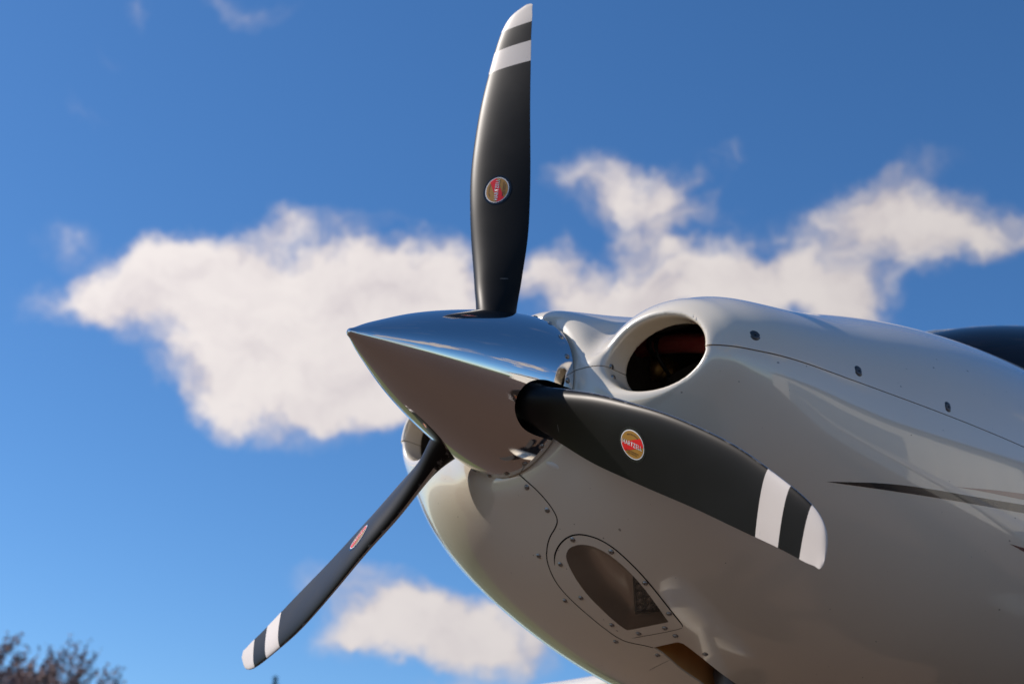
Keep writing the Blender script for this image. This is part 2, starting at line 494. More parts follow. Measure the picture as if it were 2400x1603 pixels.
M['lens'] = thin_glass('scuffed acrylic lens cover', (0.97, 0.95, 0.92), body=0.12)
M['windshield'] = thin_glass('tinted windshield acrylic', (0.03, 0.03, 0.035), body=0.004)

# ------------------------------------------------------------------ the shape of the nose: an implicit solid
ZC = .02


def smin(a, b, k):
    h = np.maximum(k - np.abs(a - b), 0) / k
    return np.minimum(a, b) - h * h * h * k / 6


def smax(a, b, k): return -smin(-a, -b, k)


Wp = cspline([0, .3, .45, .7, 1.0, 1.5, 2.4], [.54, .575, .6, .638, .667, .67, .62])
Hu = cspline([.05, .12, .2, .3, .45, .6, .8, 1.0, 1.3, 1.8, 2.4], [.08, .11, .15, .198, .262, .316, .378, .422, .464, .50, .51])
Hl = cspline([.8, 1.0, 1.3, 2.4], [.58, .585, .59, .585])
No = cspline([0, .03, .06, .10, .18, .33, .6], [.005, .036, .052, .070, .092, .112, .12])
HubR = cspline([.05, .11, .23, .356, .6, .9], [.195, .215, .245, .272, .295, .31])
NY, NZ = .362, .027


def half_dims(x):
    s = np.clip((x - .058) / .36, 1e-4, 1); w = Wp(x) * (1 - (1 - s) ** 3) ** (1 / 3)
    s2 = np.clip((x - .02) / .95, 1e-4, 1); hl = np.where(x < .97, .585, Hl(x)) * np.sqrt(1 - (1 - s2) ** 2)
    return w, Hu(x), hl


def body_f(x, y, z):
    w, hu, hl = half_dims(x)
    dz = z - ZC; h = np.where(dz > 0, hu, hl); n = np.where(dz > 0, 2.25, 2.1)
    rho = ((np.abs(y) / w) ** n + (np.abs(dz) / h) ** n + 1e-9) ** (1 / n)
    return (rho - 1) * np.minimum(w, h)


def nacelle_f(x, y, z):
    ya = np.abs(y)
    s = x - (.094 + (np.clip(ya, .2, .55) - .243) * .16)
    yy = ya - (NY - .08 * np.clip(s, 0, .3)); zz = z - NZ
    o = No(np.clip(s, 0, .6))
    sh = np.clip(s - .34, 0, 1.2) ** 2 * .75
    a = np.maximum(.117 + o - sh, .01); b = np.maximum(.089 + o - sh, .01)
    rho = np.sqrt((yy / a) ** 2 + (zz / b) ** 2 + 1e-9)
    return smax((rho - 1) * np.minimum(a, b), -s, .022)


def hub_f(x, y, z):
    return smax(np.sqrt(y * y + z * z) - HubR(x), .082 - x, .05)


def duct_f(x, y, z):
    a, b = .114, .081
    yy = np.abs(y) - NY; zz = z - NZ
    return (np.sqrt((yy / a) ** 2 + (zz / b) ** 2 + 1e-9) - 1) * b


def front_x(z):
    t = np.clip((z - .02) / .12, 0, 1)
    return .087 + .10 * t * t * (3 - 2 * t)


def nose_f(x, y, z):
    """< 0 inside; hub axis at z = 0"""
    b = smax(body_f(x, y, z), front_x(z) - x, .05)
    d = smin(b, hub_f(x, y, z), .09)
    d = smin(d, nacelle_f(x, y, z), .055)
    cav = smax(d + .030, .158 + np.maximum(np.abs(y) - .245, 0) * .14 - x, .012)
    cav = smax(cav, x - .62, .01)
    cav = smax(cav, np.abs(z - NZ) - .17, .01)
    cav = smax(cav, .12 - np.abs(y), .01)
    d = smax(d, -duct_f(x, y, z) - np.maximum(x - .4, 0) * 9, .026)
    return smax(d, -cav, .012)


def nose_n(P):
    e = 6e-4
    x, y, z = P[:, 0], P[:, 1], P[:, 2] - HZ
    g = np.stack([nose_f(x + e, y, z) - nose_f(x - e, y, z), nose_f(x, y + e, z) - nose_f(x, y - e, z), nose_f(x, y, z + e) - nose_f(x, y, z - e)], -1)
    return g / (np.linalg.norm(g, axis=1, keepdims=True) + 1e-12)


def raycast(pts):
    """photo pixels -> points on the nose surface"""
    pts = np.atleast_2d(np.array(pts, float))
    D = np.stack([(pts[:, 0] - PW / 2) / FPX, -(pts[:, 1] - PH / 2) / FPX, np.ones(len(pts))], -1) @ RC
    D /= np.linalg.norm(D, axis=1, keepdims=True)
    t = np.full(len(D), 2.2)
    for i in range(260):
        P = CAM + t[:, None] * D
        v = nose_f(P[:, 0], P[:, 1], P[:, 2] - HZ)
        t += np.clip(v, -.02, .05) * .6
    return CAM + t[:, None] * D


def plane_hit(px, py, axis, val):
    d = pix_dir(px, py)
    return CAM + d * ((val - CAM[axis]) / d[axis])


def surface_net(f, xs, ys, zs):
    X, Y, Z = [g.astype(np.float32) for g in np.meshgrid(xs, ys, zs, indexing='ij')]
    V = np.empty(X.shape, np.float32)
    for i in range(0, len(xs), 24):
        V[i:i + 24] = f(X[i:i + 24].astype(np.float64), Y[i:i + 24], Z[i:i + 24])
    S = V < 0
    nx, ny, nz = S.shape
    cnt = sum(S[a:nx - 1 + a, b:ny - 1 + b, c:nz - 1 + c].astype(np.int8) for a in (0, 1) for b in (0, 1) for c in (0, 1))
    act = (cnt > 0) & (cnt < 8)
    idx = np.full(act.shape, -1, np.int64); I = np.argwhere(act); idx[act] = np.arange(len(I))
    P = np.stack([(xs[I[:, 0]] + xs[I[:, 0] + 1]) / 2, (ys[I[:, 1]] + ys[I[:, 1] + 1]) / 2, (zs[I[:, 2]] + zs[I[:, 2] + 1]) / 2], -1)
    F = []
    for ax in range(3):
        sl0 = [slice(1, -1)] * 3; sl1 = [slice(1, -1)] * 3
        sl0[ax] = slice(0, -1); sl1[ax] = slice(1, None)
        a, b = S[tuple(sl0)], S[tuple(sl1)]
        E = np.argwhere(a != b); fl = a[tuple(E.T)]
        o = [1, 1, 1]; o[ax] = 0; E = E + np.array(o)
        u, v = [(1, 2), (2, 0), (0, 1)][ax]
        q = []
        for du, dv in ((1, 1), (0, 1), (0, 0), (1, 0)):
            c = E.copy(); c[:, u] -= du; c[:, v] -= dv
            q.append(idx[c[:, 0], c[:, 1], c[:, 2]])
        q = np.stack(q, 1); q[~fl] = q[~fl][:, ::-1]
        F.append(q)
    F = np.concatenate(F)
    return P, F[(F >= 0).all(1)]


XA = 1.95                                    # the nose solid ends here, the rear fuselage carries on


def build_nose_mesh():
    xs = np.concatenate([np.arange(.06, .52, .006), np.arange(.52, 1.1, .011), np.arange(1.1, XA + .03, .022)])
    ys = np.arange(-.715, .716, .0075); zs = np.arange(-.62, .60, .0075)
    P, F = surface_net(nose_f, xs, ys, zs)
    for i in range(6):
        v = nose_f(P[:, 0], P[:, 1], P[:, 2]); e = 5e-4
        g = np.stack([nose_f(P[:, 0] + e, P[:, 1], P[:, 2]) - nose_f(P[:, 0] - e, P[:, 1], P[:, 2]),
                      nose_f(P[:, 0], P[:, 1] + e, P[:, 2]) - nose_f(P[:, 0], P[:, 1] - e, P[:, 2]),
                      nose_f(P[:, 0], P[:, 1], P[:, 2] + e) - nose_f(P[:, 0], P[:, 1], P[:, 2] - e)], -1) / (2 * e)
        gg = (g * g).sum(1) + 1e-6
        st = np.clip(v / gg, -.01, .01)[:, None] * g
        P = P - st * (.9 if i else .6)
    P[:, 2] += HZ
    return P, F


def set_normals(o, nfun, cosmin=0.4):
    me = o.data
    me.update()
    n = len(me.vertices)
    co = np.empty(n * 3); me.vertices.foreach_get('co', co); co = co.reshape(-1, 3)
    vn = nfun(co)
    L = len(me.loops)
    vi = np.empty(L, np.int32); me.loops.foreach_get('vertex_index', vi)
    fn = np.empty(len(me.polygons) * 3); me.polygons.foreach_get('normal', fn); fn = fn.reshape(-1, 3)
    ls = np.empty(len(me.polygons), np.int32); me.polygons.foreach_get('loop_total', ls)
    lf = np.repeat(fn, ls, axis=0)
    ln = vn[vi]
    bad = (ln * lf).sum(1) < cosmin
    ln[bad] = lf[bad]
    me.normals_split_custom_set(ln)


def cut_polygon(bm, org, U, Vv, Wn, poly, wlim):
    """cut the outline of a 2-D polygon into the faces round org; return the faces inside"""
    poly = np.array(poly)
    lo, hi = poly.min(0) - .012, poly.max(0) + .012
    org, U, Vv, Wn = Vector(org), Vector(U), Vector(Vv), Vector(Wn)

    def loc(c):
        d = c - org
        return d.dot(U), d.dot(Vv), d.dot(Wn)
    fs = []
    for f in bm.faces:
        a, b, c = loc(f.calc_center_median())
        if lo[0] < a < hi[0] and lo[1] < b < hi[1] and abs(c) < wlim: fs.append(f)
    geom = list({v for f in fs for v in f.verts}) + list({e for f in fs for e in f.edges}) + fs
    n = len(poly)
    for i in range(n):
        a, b = poly[i], poly[(i + 1) % n]
        d = b - a
        no = U * d[1] - Vv * d[0]
        if no.length < 1e-9: continue
        r = bmesh.ops.bisect_plane(bm, geom=geom, dist=1e-6, plane_co=org + U * a[0] + Vv * a[1], plane_no=no.normalized())
        geom = r['geom']
    inside = []
    for f in geom:
        if not isinstance(f, bmesh.types.BMFace) or not f.is_valid: continue
        a, b, c = loc(f.calc_center_median())
        cin = False; j = n - 1
        for i in range(n):
            if (poly[i][1] > b) != (poly[j][1] > b) and a < (poly[j][0] - poly[i][0]) * (b - poly[i][1]) / (poly[j][1] - poly[i][1]) + poly[i][0]: cin = not cin
            j = i
        if cin: inside.append(f)
    return inside


def chaikin(pts, n=1, closed=True, keep=()):
    pts = [np.array(q, float) for q in pts]
    for _ in range(n):
        out = []
        m = len(pts)
        for i in range(m if closed else m - 1):
            a, b = pts[i], pts[(i + 1) % m]
            out += [a * .75 + b * .25, a * .25 + b * .75]
        if not closed: out = [pts[0]] + out + [pts[-1]]
        pts = out
    return np.array(pts)


def rim(bm, edges, nfun, depth):
    """give the cut edge of a shell some thickness: fold it inwards"""
    edges = [e for e in edges if e.is_valid and len(e.link_faces) == 1]
    if not edges: return
    r = bmesh.ops.extrude_edge_only(bm, edges=edges)
    nv = [g for g in r['geom'] if isinstance(g, bmesh.types.BMVert)]
    P = np.array([v.co[:] for v in nv]); nn = nfun(P)
    for v, q in zip(nv, nn): v.co = v.co - Vector(q) * depth


def local_frame(P):
    c = P.mean(0)
    n = nose_n(raycast_to_surface(c[None]))[0]
    u = np.cross([0, 0, 1.0], n); u /= np.linalg.norm(u); v = np.cross(n, u)
    return c, u, v, n


def raycast_to_surface(P):
    P = P.copy()
    for _ in range(8):
        v = nose_f(P[:, 0], P[:, 1], P[:, 2] - HZ)
        P -= nose_n(P) * v[:, None]
    return P


Z4 = lambda L: np.array(L, float) * .2697 + np.array([1200, 1180])
Z5 = lambda L: np.array(L, float) * .3407 + np.array([1180, 860])
Z7 = lambda L: np.array(L, float) * .3407 + np.array([1600, 1080])

# ================================================================== ground
def ground_mats():
    g = vary(simple('short summer grass', (0.09, 0.11, 0.02), 0.9), (0.10, 0.105, 0.018), 0.03, 0.7)
    a, nt, b = new_mat('weathered asphalt apron')
    N, L = nt.nodes, nt.links
    tc = N.new('ShaderNodeTexCoord')
    n1 = N.new('ShaderNodeTexNoise'); n1.inputs['Scale'].default_value = 0.35; n1.inputs['Detail'].default_value = 8
    n2 = N.new('ShaderNodeTexNoise'); n2.inputs['Scale'].default_value = 90; n2.inputs['Detail'].default_value = 3
    L.new(tc.outputs['Object'], n1.inputs['Vector']); L.new(tc.outputs['Object'], n2.inputs['Vector'])
    ad = N.new('ShaderNodeMath'); L.new(n1.outputs['Fac'], ad.inputs[0]); L.new(n2.outputs['Fac'], ad.inputs[1])
    mr = N.new('ShaderNodeMapRange'); mr.inputs[1].default_value = 0.6; mr.inputs[2].default_value = 1.4; L.new(ad.outputs[0], mr.inputs[0])
    mx = N.new('ShaderNodeMix'); mx.data_type = 'RGBA'
    mx.inputs[6].default_value = (0.052, 0.028, 0.017, 1); mx.inputs[7].default_value = (0.080, 0.045, 0.028, 1)
    L.new(mr.outputs[0], mx.inputs[0]); L.new(mx.outputs[2], b.inputs['Base Color'])
    b.inputs['Roughness'].default_value = 0.9
    bp = N.new('ShaderNodeBump'); bp.inputs['Strength'].default_value = 0.5; bp.inputs['Distance'].default_value = 0.004
    L.new(n2.outputs['Fac'], bp.inputs['Height']); L.new(bp.outputs[0], b.inputs['Normal'])
    return g, a


M['grass'], M['asphalt'] = ground_mats()


def build_ground():
    R = 3500
    o = mesh_obj('grass_field', [(R * math.cos(i * math.pi / 24), R * math.sin(i * math.pi / 24), 0) for i in range(48)], [tuple(range(48))], M['grass'], smooth=False)
    tag(o, kind='structure')
    rnd = random.Random(5)
    pts = []
    for i in range(61): pts.append((60 - 2 * i, 3.3 + rnd.uniform(-.05, .05), .004))
    for i in range(61): pts.append((-60 + 2 * i, -42 + rnd.uniform(-.1, .1), .004))
    o = mesh_obj('apron', pts, [tuple(range(len(pts)))], M['asphalt'], smooth=False)
    o.data.update()
    tag(o, kind='structure')


build_ground()

# ================================================================== the airplane
plane = bpy.data.objects.new('airplane', None)
plane.empty_display_size = 0.5
col.objects.link(plane)
plane.location = (0, 0, 0)
tag(plane, 'white light airplane with polished spinner and three black propeller blades, parked on the apron', 'airplane')


def split_nose():
    P, F = build_nose_mesh()
    out = {}
    me0 = bpy.data.meshes.new('nose_tmp')
    me0.from_pydata(P.tolist(), [], F.tolist())
    for name, sgn in (('upper_cowl', 1), ('lower_cowl', -1)):
        bm = bmesh.new(); bm.from_mesh(me0)
        bmesh.ops.bisect_plane(bm, geom=bm.verts[:] + bm.edges[:] + bm.faces[:], dist=1e-6,
                               plane_co=(0, 0, HZ + ZC + sgn * .0010), plane_no=(0, 0, sgn), clear_inner=True)
        zc = HZ + ZC + sgn * .0010
        ed = [e for e in bm.edges if len(e.link_faces) == 1 and all(abs(v.co.z - zc) < 1e-4 for v in e.verts)]
        rim(bm, ed, nose_n, .010)
        out[name] = bm
    bpy.data.meshes.remove(me0)
    return out


def finish(bm, name, mats, parent, nfun=nose_n):
    bm.normal_update()
    me = bpy.data.meshes.new(name)
    bm.to_mesh(me); bm.free()
    o = link_mesh(name, me, mats, parent)
    set_normals(o, nfun)
    return o


GLASS = chaikin(Z4([(510, 375), (590, 353), (680, 362), (770, 398), (870, 458), (1000, 570), (1130, 710), (1250, 870), (1349, 1012), (1361, 1027), (1342, 1031), (1170, 1066), (1012, 1100), (985, 1093), (900, 1030), (780, 920), (660, 800), (560, 665), (500, 555), (467, 470), (476, 415)]), 1)
OUTLET = Z4([(1228, 1249), (1320, 1228), (1420, 1205), (1450, 1204), (1490, 1216), (1560, 1268), (1650, 1338), (1800, 1458), (2000, 1600), (2300, 1800), (2180, 1960), (1960, 1800), (1760, 1650), (1640, 1556), (1540, 1490), (1450, 1425), (1380, 1362), (1310, 1303)])


def build_cowl():
    bms = split_nose()
    up = finish(bms['upper_cowl'], 'upper_cowl', M['white'], plane)
    bm = bms['lower_cowl']
    # landing light opening
    P = raycast(GLASS); fr = local_frame(P)
    poly = np.stack([(P - fr[0]) @ fr[1], (P - fr[0]) @ fr[2]], -1)
    ins = cut_polygon(bm, *fr, poly, .08)
    gbm = bmesh.new()
    vm = {}
    for f in ins:
        vs = []
        for v in f.verts:
            if v not in vm: vm[v] = gbm.verts.new(v.co)
            vs.append(vm[v])
        try: gbm.faces.new(vs)
        except ValueError: pass
    edges = {e for f in ins for e in f.edges}
    bmesh.ops.delete(bm, geom=ins, context='FACES')
    rim(bm, [e for e in edges if e.is_valid and len(e.link_faces) == 1], nose_n, .004)
    # cowl outlet underneath
    P2 = raycast(OUTLET); fr2 = local_frame(P2)
    poly2 = np.stack([(P2 - fr2[0]) @ fr2[1], (P2 - fr2[0]) @ fr2[2]], -1)
    ins2 = cut_polygon(bm, *fr2, poly2, .12)
    edges2 = {e for f in ins2 for e in f.edges}
    bmesh.ops.delete(bm, geom=ins2, context='FACES')
    rim(bm, [e for e in edges2 if e.is_valid and len(e.link_faces) == 1], nose_n, .005)
    lo = finish(bm, 'lower_cowl', M['white'], plane)
    return up, lo, gbm, P, fr, P2, fr2


upper_cowl, lower_cowl, glass_bm, GP, GFR, OP, OFR = build_cowl()


# ---------------------------------------------------------------- screws
def screw_mesh(name, r, h, mats, cross=True):
    """pan-head screw on its dished washer, axis +Z; cross recess sunk in the head"""
    bm = bmesh.new()
    prof = [(r * 1.28, 0.0), (r * 1.25, h * .22), (r * 1.0, h * .25), (r * .97, h * .62), (r * .80, h * .92), (r * .5, h * 1.04), (r * .42, h * 1.05)]
    seg = 16
    rings = []
    for q, z in prof:
        rings.append([bm.verts.new((q * math.cos(2 * math.pi * k / seg), q * math.sin(2 * math.pi * k / seg), z)) for k in range(seg)])
    # recess: a four-lobed hole
    rec = []
    for k in range(seg):
        q = r * (.40 if k % 4 == 0 else .16)
        rec.append(bm.verts.new((q * math.cos(2 * math.pi * k / seg), q * math.sin(2 * math.pi * k / seg), h * 1.0)))
    bot = []
    for k in range(seg):
        q = r * (.30 if k % 4 == 0 else .12)
        bot.append(bm.verts.new((q * math.cos(2 * math.pi * k / seg), q * math.sin(2 * math.pi * k / seg), h * .45)))
    rings += [rec, bot]
    for a, b in zip(rings[:-1], rings[1:]):
        for k in range(seg):
            bm.faces.new((a[k], a[(k + 1) % seg], b[(k + 1) % seg], b[k]))
    f = bm.faces.new(bot)
    me = bpy.data.meshes.new(name)
    bm.to_mesh(me); bm.free()
    nb = len(me.polygons)
    mi = np.zeros(nb, np.int32); mi[:seg] = 1; mi[-seg - 1:] = 1
    for mt in mats: me.materials.append(mt)
    me.polygons.foreach_set('material_index', mi)
    me.polygons.foreach_set('use_smooth', [True] * nb)
    me.update()
    return me


ME_SCREW = screw_mesh('screw', .0052, .0036, [M['steel'], M['dark_steel']])
ME_CAM = screw_mesh('fastener', .0095, .0022, [M['dark_steel'], M['gap']])
rs = random.Random(11)


def put_screw(me, name, pos, nrm, parent, sink=.0006):
    o = bpy.data.objects.new(name, me)
    col.objects.link(o)
    n = Vector(nrm).normalized()
    q = n.to_track_quat('Z', 'Y')
    o.rotation_euler = (q @ Euler((0, 0, rs.uniform(0, 6.28))).to_quaternion()).to_euler()
    o.location = Vector(pos) - n * sink
    o.parent = parent
    return o


def screws_px(pts, parent, me=ME_SCREW, name='screw'):
    P = raycast(pts); n = nose_n(P)
    for a, b in zip(P, n): put_screw(me, name, a, b, parent)


screws_px([(1433.3, 859.3)], upper_cowl)
screws_px([(1437.6, 883.6)], lower_cowl)
screws_px([(1769.4, 786), (2011.9, 869.5), (2221.4, 953.4)], upper_cowl, ME_CAM, 'fastener')
screws_px([(1234.5, 1141.8), (1282.3, 1195.5), (1262.5, 1302.4), (1324.6, 1407.1), (1443.3, 1502.8), (1541.2, 1534.7), (1583, 1489.6), (1653, 1532.5)], lower_cowl)


# ---------------------------------------------------------------- ribbons and flat patches on the skin
def ribbon(name, px, width, mat, parent, off=.0003, taper=False, smooth_n=2):
    pts = chaikin(px, smooth_n, closed=False)
    P = raycast(pts)
    n = nose_n(P)
    V, F = [], []
    m = len(P)
    for i in range(m):
        t = P[min(i + 1, m - 1)] - P[max(i - 1, 0)]
        t /= np.linalg.norm(t) + 1e-12
        s = np.cross(n[i], t)
        w = width * .5 * (min(1, 8 * i / m, 8 * (m - 1 - i) / m) if taper else 1)
        # flat strip; a seam's dark gap is only its colour
        for k in (-1, 1): V.append(P[i] + s * w * k + n[i] * off)
    for i in range(m - 1): F.append((2 * i, 2 * i + 1, 2 * i + 3, 2 * i + 2))
    return mesh_obj(name, V, F, mat, parent)


def patch(name, upper, lower, mat, parent, off=.0005, nv=5):
    """painted band between two pixel curves, laid on the skin"""
    up_, lo_ = chaikin(upper, 2, False), chaikin(lower, 2, False)

    def resamp(a, n=60):
        d = np.r_[0, np.cumsum(np.linalg.norm(np.diff(a, axis=0), axis=1))]; d /= d[-1]
        t = np.linspace(0, 1, n)
        return np.stack([np.interp(t, d, a[:, 0]), np.interp(t, d, a[:, 1])], -1)
    up_, lo_ = resamp(up_), resamp(lo_)
    rows = [up_ * (1 - k / (nv - 1)) + lo_ * (k / (nv - 1)) for k in range(nv)]
    P = raycast(np.concatenate(rows)); n = nose_n(P); P = P + n * off
    m = 60; F = []
    for k in range(nv - 1):
        for i in range(m - 1): F.append((k * m + i, k * m + i + 1, (k + 1) * m + i + 1, (k + 1) * m + i))
    fa = np.cross(P[1] - P[0], P[m] - P[0])
    if fa @ n[0] < 0 or np.cross(P[31] - P[30], P[m + 30] - P[30]) @ n[30] < 0: F = [f[::-1] for f in F]
    o = mesh_obj(name, P, F, mat, parent)
    vn = n
    o.data.normals_split_custom_set_from_vertices([tuple(q) for q in vn])
    return o


seam_front = list(map(tuple, Z5([(108, 738), (160, 785), (235, 850), (310, 935), (358, 1008), (374, 1060), (355, 1112), (322, 1160), (302, 1220), (296, 1290)]))) + \
    list(map(tuple, Z4([(300, 440), (305, 500), (330, 580), (380, 680), (450, 770), (560, 880), (700, 1000), (850, 1120), (960, 1188), (1060, 1214), (1150, 1230), (1226, 1250)])))
ribbon('panel_seam', seam_front, .0026, M['gap'], lower_cowl)
ribbon('panel_seam', Z4([(372, 540), (367, 480), (378, 420), (415, 350), (480, 290), (560, 265), (650, 272), (770, 312), (890, 388), (1010, 495), (1140, 628), (1270, 785), (1390, 940), (1480, 1050), (1484, 1072)]), .0034, M['gap'], lower_cowl, taper=True)
ribbon('panel_seam', Z4([(1484, 1075), (1440, 1092), (1300, 1122), (1150, 1148), (1040, 1168)]), .0014, M['gap'], lower_cowl, taper=True)
def sticker():
    n = 24; V = []
    for j in range(4):
        for k in range(n):
            t = 2 * math.pi * k / n; q = j / 3
            ex, ey = 17 * q * math.cos(t), 6.5 * q * math.sin(t)
            V.append((1295 + ex * .9 - ey * .43, 1090 + ex * .43 + ey * .9))
    P = raycast(V); P = P + nose_n(P) * np.repeat([.0016, .0014, .0010, .0001], n)[:, None]
    F = [(j * n + k, j * n + (k + 1) % n, (j + 1) * n + (k + 1) % n, (j + 1) * n + k) for j in range(3) for k in range(n)]
    mesh_obj('drain_cap', P, F, M['cap'], lower_cowl)


M['cap'] = simple('pale plastic cap', (0.80, 0.74, 0.66), 0.25)
sticker()
ribbon('scratch', Z4([(1190, 1448), (1280, 1400), (1372, 1355)]), .0008, M['gap'], lower_cowl, taper=True)
patch('livery_stripe', Z7([(990, 142), (1100, 144), (1400, 152), (1700, 190), (2000, 245), (2348, 302), (3000, 405)]), Z7([(990, 142.5), (1150, 165), (1400, 200), (1700, 245), (2000, 295), (2348, 360), (3000, 480)]), M['stripe'], lower_cowl)
patch('livery_stripe', Z7([(1880, 178), (2000, 188), (2150, 200), (2348, 226), (3000, 310)]), Z7([(1880, 178.5), (2000, 198), (2150, 226), (2348, 268), (3000, 390)]), M['stripe_pink'], lower_cowl)
patch('livery_stripe', Z7([(2248, 570), (2300, 584), (2348, 598), (3000, 760)]), Z7([(2248, 570.5), (2300, 596), (2348, 626), (3000, 900)]), M['stripe_red'], lower_cowl)


# ---------------------------------------------------------------- landing light
def build_light():
    # housing: a bowl folded in from the outline of the opening
    c, u, v, n = GFR
    P = GP
    rings = []
    for s, d in ((1.0, .002), (.98, .012), (.93, .032), (.80, .05), (.5, .060), (.15, .063)):
        rings.append([tuple(c + (q - c) * s - n * d) for q in P])
    V, F = loft(rings, cap=False)
    F.append(tuple(range(len(V) - len(P), len(V))))
    house = mesh_obj('landing_light', V, F, M['housing'], plane)
    house['label'] = 'satin brown lamp bay behind the clear cover'
    glass_bm.normal_update()
    me = bpy.data.meshes.new('lens_cover'); glass_bm.to_mesh(me); glass_bm.free()
    g = link_mesh('lens_cover', me, M['lens'], house)
    set_normals(g, nose_n)
    screws_px([(1342.1, 1264.4), (1432.8, 1292.7), (1512, 1366.1), (1568.1, 1437.6), (1558.2, 1471.3), (1496.7, 1484), (1434.1, 1464), (1361.8, 1400.6), (1313.3, 1322.1)], house)
    # lamp unit: a slab of small reflector cells with a frame, deep in the aft end of the bay
    A = raycast(Z4([(1020, 740), (1320, 690), (1345, 1010), (1030, 1040)]))
    A = A - n * .030
    o = A.mean(0); ux = (A[1] - A[0] + A[2] - A[3]) / 2; vy = (A[0] - A[3] + A[1] - A[2]) / 2
    w, h = np.linalg.norm(ux), np.linalg.norm(vy); ux /= w; vy /= h; nn = np.cross(ux, vy); nn /= np.linalg.norm(nn)
    if nn @ n < 0: nn = -nn

    def box(cx, cy, sx, sy, z0, z1):
        q = [(-1, -1), (1, -1), (1, 1), (-1, 1)]
        V = [o + ux * (cx + a * sx / 2) + vy * (cy + b * sy / 2) + nn * z for z in (z0, z1) for a, b in q]
        return V, [(3, 2, 1, 0), (4, 5, 6, 7), (0, 1, 5, 4), (1, 2, 6, 5), (2, 3, 7, 6), (3, 0, 4, 7)]
    parts = [box(0, 0, w, h, -.02, -.012)]
    parts += [box(-w / 2, 0, .004, h, -.012, 0), box(w / 2, 0, .004, h, -.012, 0), box(0, h / 2, w, .004, -.012, 0), box(0, -h / 2, w, .004, -.012, 0), box(.1 * w, 0, .003, h, -.012, 0)]
    V, F = merge(parts)
    mesh_obj('lamp_frame', V, F, M['lamp'], house, smooth=False)
    for i in range(4):
        for j in range(5):
            cx = (-.375 + .25 * i) * w; cy = (-.4 + .2 * j) * h
            rr_ = min(w / 4, h / 5) * .42
            rings = [[tuple(o + ux * (cx + q * math.cos(a)) + vy * (cy + q * math.sin(a)) + nn * z) for a in np.linspace(0, 2 * math.pi, 10, endpoint=False)] for q, z in ((rr_, -.004), (rr_ * .7, -.009), (rr_ * .25, -.0115))]
            V, F = loft(rings, cap=False); F.append(tuple(range(20, 30)))
            mesh_obj('lamp_cell', V, F, M['steel'], house)
    # mounting bracket
    V, F = box(-.25 * w, h * .58, w * .5, h * .16, -.02, .005)
    mesh_obj('bracket', V, F, M['lamp'], house, smooth=False)


build_light()


# ---------------------------------------------------------------- cowl outlet, exhaust pipe, nose gear
def build_outlet():
    c, u, v, n = OFR
    P = OP
    up3 = np.array([0, 0, 1.0])
    rings = []
    for s, d in ((1.0, .004), (1.0, .03), (.96, .07), (.8, .105), (.4, .125), (.05, .13)):
        rings.append([tuple(c + (q - c) * s + up3 * d) for q in P])
    V, F = loft(rings, cap=False); F.append(tuple(range(len(V) - len(P), len(V))))
    t = mesh_obj('cowl_outlet', V, F, M['tunnel'], plane)
    t['label'] = 'brown heat-stained outlet in the underside'
    a = raycast([(1692, 1602)])[0]
    p0 = a + np.array([.03, .01, .10]); p1 = a + np.array([.03, .008, .03]); p2 = a + np.array([.06, .005, -.06]); p3 = a + np.array([.14, 0, -.15])
    V, F = tube([p0, p1, (p1 + p2) / 2 + np.array([0, 0, -.005]), p2, p3], .034, 20, cap=False)
    V2, F2 = tube([p3, p2, (p1 + p2) / 2 + np.array([0, 0, -.005]), p1, p0], .031, 20, cap=False)
    V, F = merge([(V, F), (V2, F2)])
    mesh_obj('exhaust_pipe', V, F, M['pipe'], plane)


build_outlet()


def wheel(parent, cx, cy, r, w):
    prof = [(r * .55, -w / 2 * .8), (r * .80, -w / 2), (r * .95, -w / 2 * .7), (r, -w / 2 * .25), (r, w / 2 * .25), (r * .95, w / 2 * .7), (r * .80, w / 2), (r * .55, w / 2 * .8)]
    rings = [[(cx + q * math.cos(a), cy + yy, r + .004 + q * math.sin(a)) for a in np.linspace(0, 2 * math.pi, 32, endpoint=False)] for q, yy in prof]
    V, F = loft(rings, cap=False)
    mesh_obj('tyre', V, F, M['rubber'], parent)
    prof = [(.01, -w * .3), (r * .3, -w * .34), (r * .52, -w * .36), (r * .55, -w * .3), (r * .55, w * .3), (r * .52, w * .36), (r * .3, w * .34), (.01, w * .3)]
    rings = [[(cx + q * math.cos(a), cy + yy, r + .004 + q * math.sin(a)) for a in np.linspace(0, 2 * math.pi, 32, endpoint=False)] for q, yy in prof]
    V, F = loft(rings, cap=False)
    mesh_obj('rim', V, F, M['steel'], parent)


def fairing(parent, cx, cy, r):
    rings = []
    for s in np.linspace(0, 1, 15):
        x = cx - r * 1.35 + s * r * 3.4
        k = math.sin(math.pi * min(1, .02 + s * .98) ** .62) ** .6
        rings.append([(x, cy + .12 * k * math.cos(a), r * 1.15 + (r * .95 * k) * math.sin(a) * (1 if math.sin(a) > 0 else .75)) for a in np.linspace(0, 2 * math.pi, 24, endpoint=False)])
    V, F = loft(rings)
    mesh_obj('wheel_fairing', V, F, M['white'], parent)


def build_gear():
    V, F = tube([(.78, 0, HZ - .50), (.76, 0, .72), (.66, 0, .40), (.62, .0, .30)], [.040, .036, .032, .030], 16)
    g = mesh_obj('nose_gear', V, F, M['white'], plane)
    wheel(g, .60, 0, .19, .13); fairing(g, .60, 0, .19)
    for s in (-1, 1):
        V, F = tube([(2.75, s * .55, .98), (2.78, s * 1.0, .62), (2.8, s * 1.32, .30), (2.8, s * 1.36, .20)], [.05, .04, .033, .03], 16)
        g = mesh_obj('main_gear', V, F, M['white'], plane)
        wheel(g, 2.8, s * 1.38, .20, .15); fairing(g, 2.8, s * 1.38, .20)


build_gear()


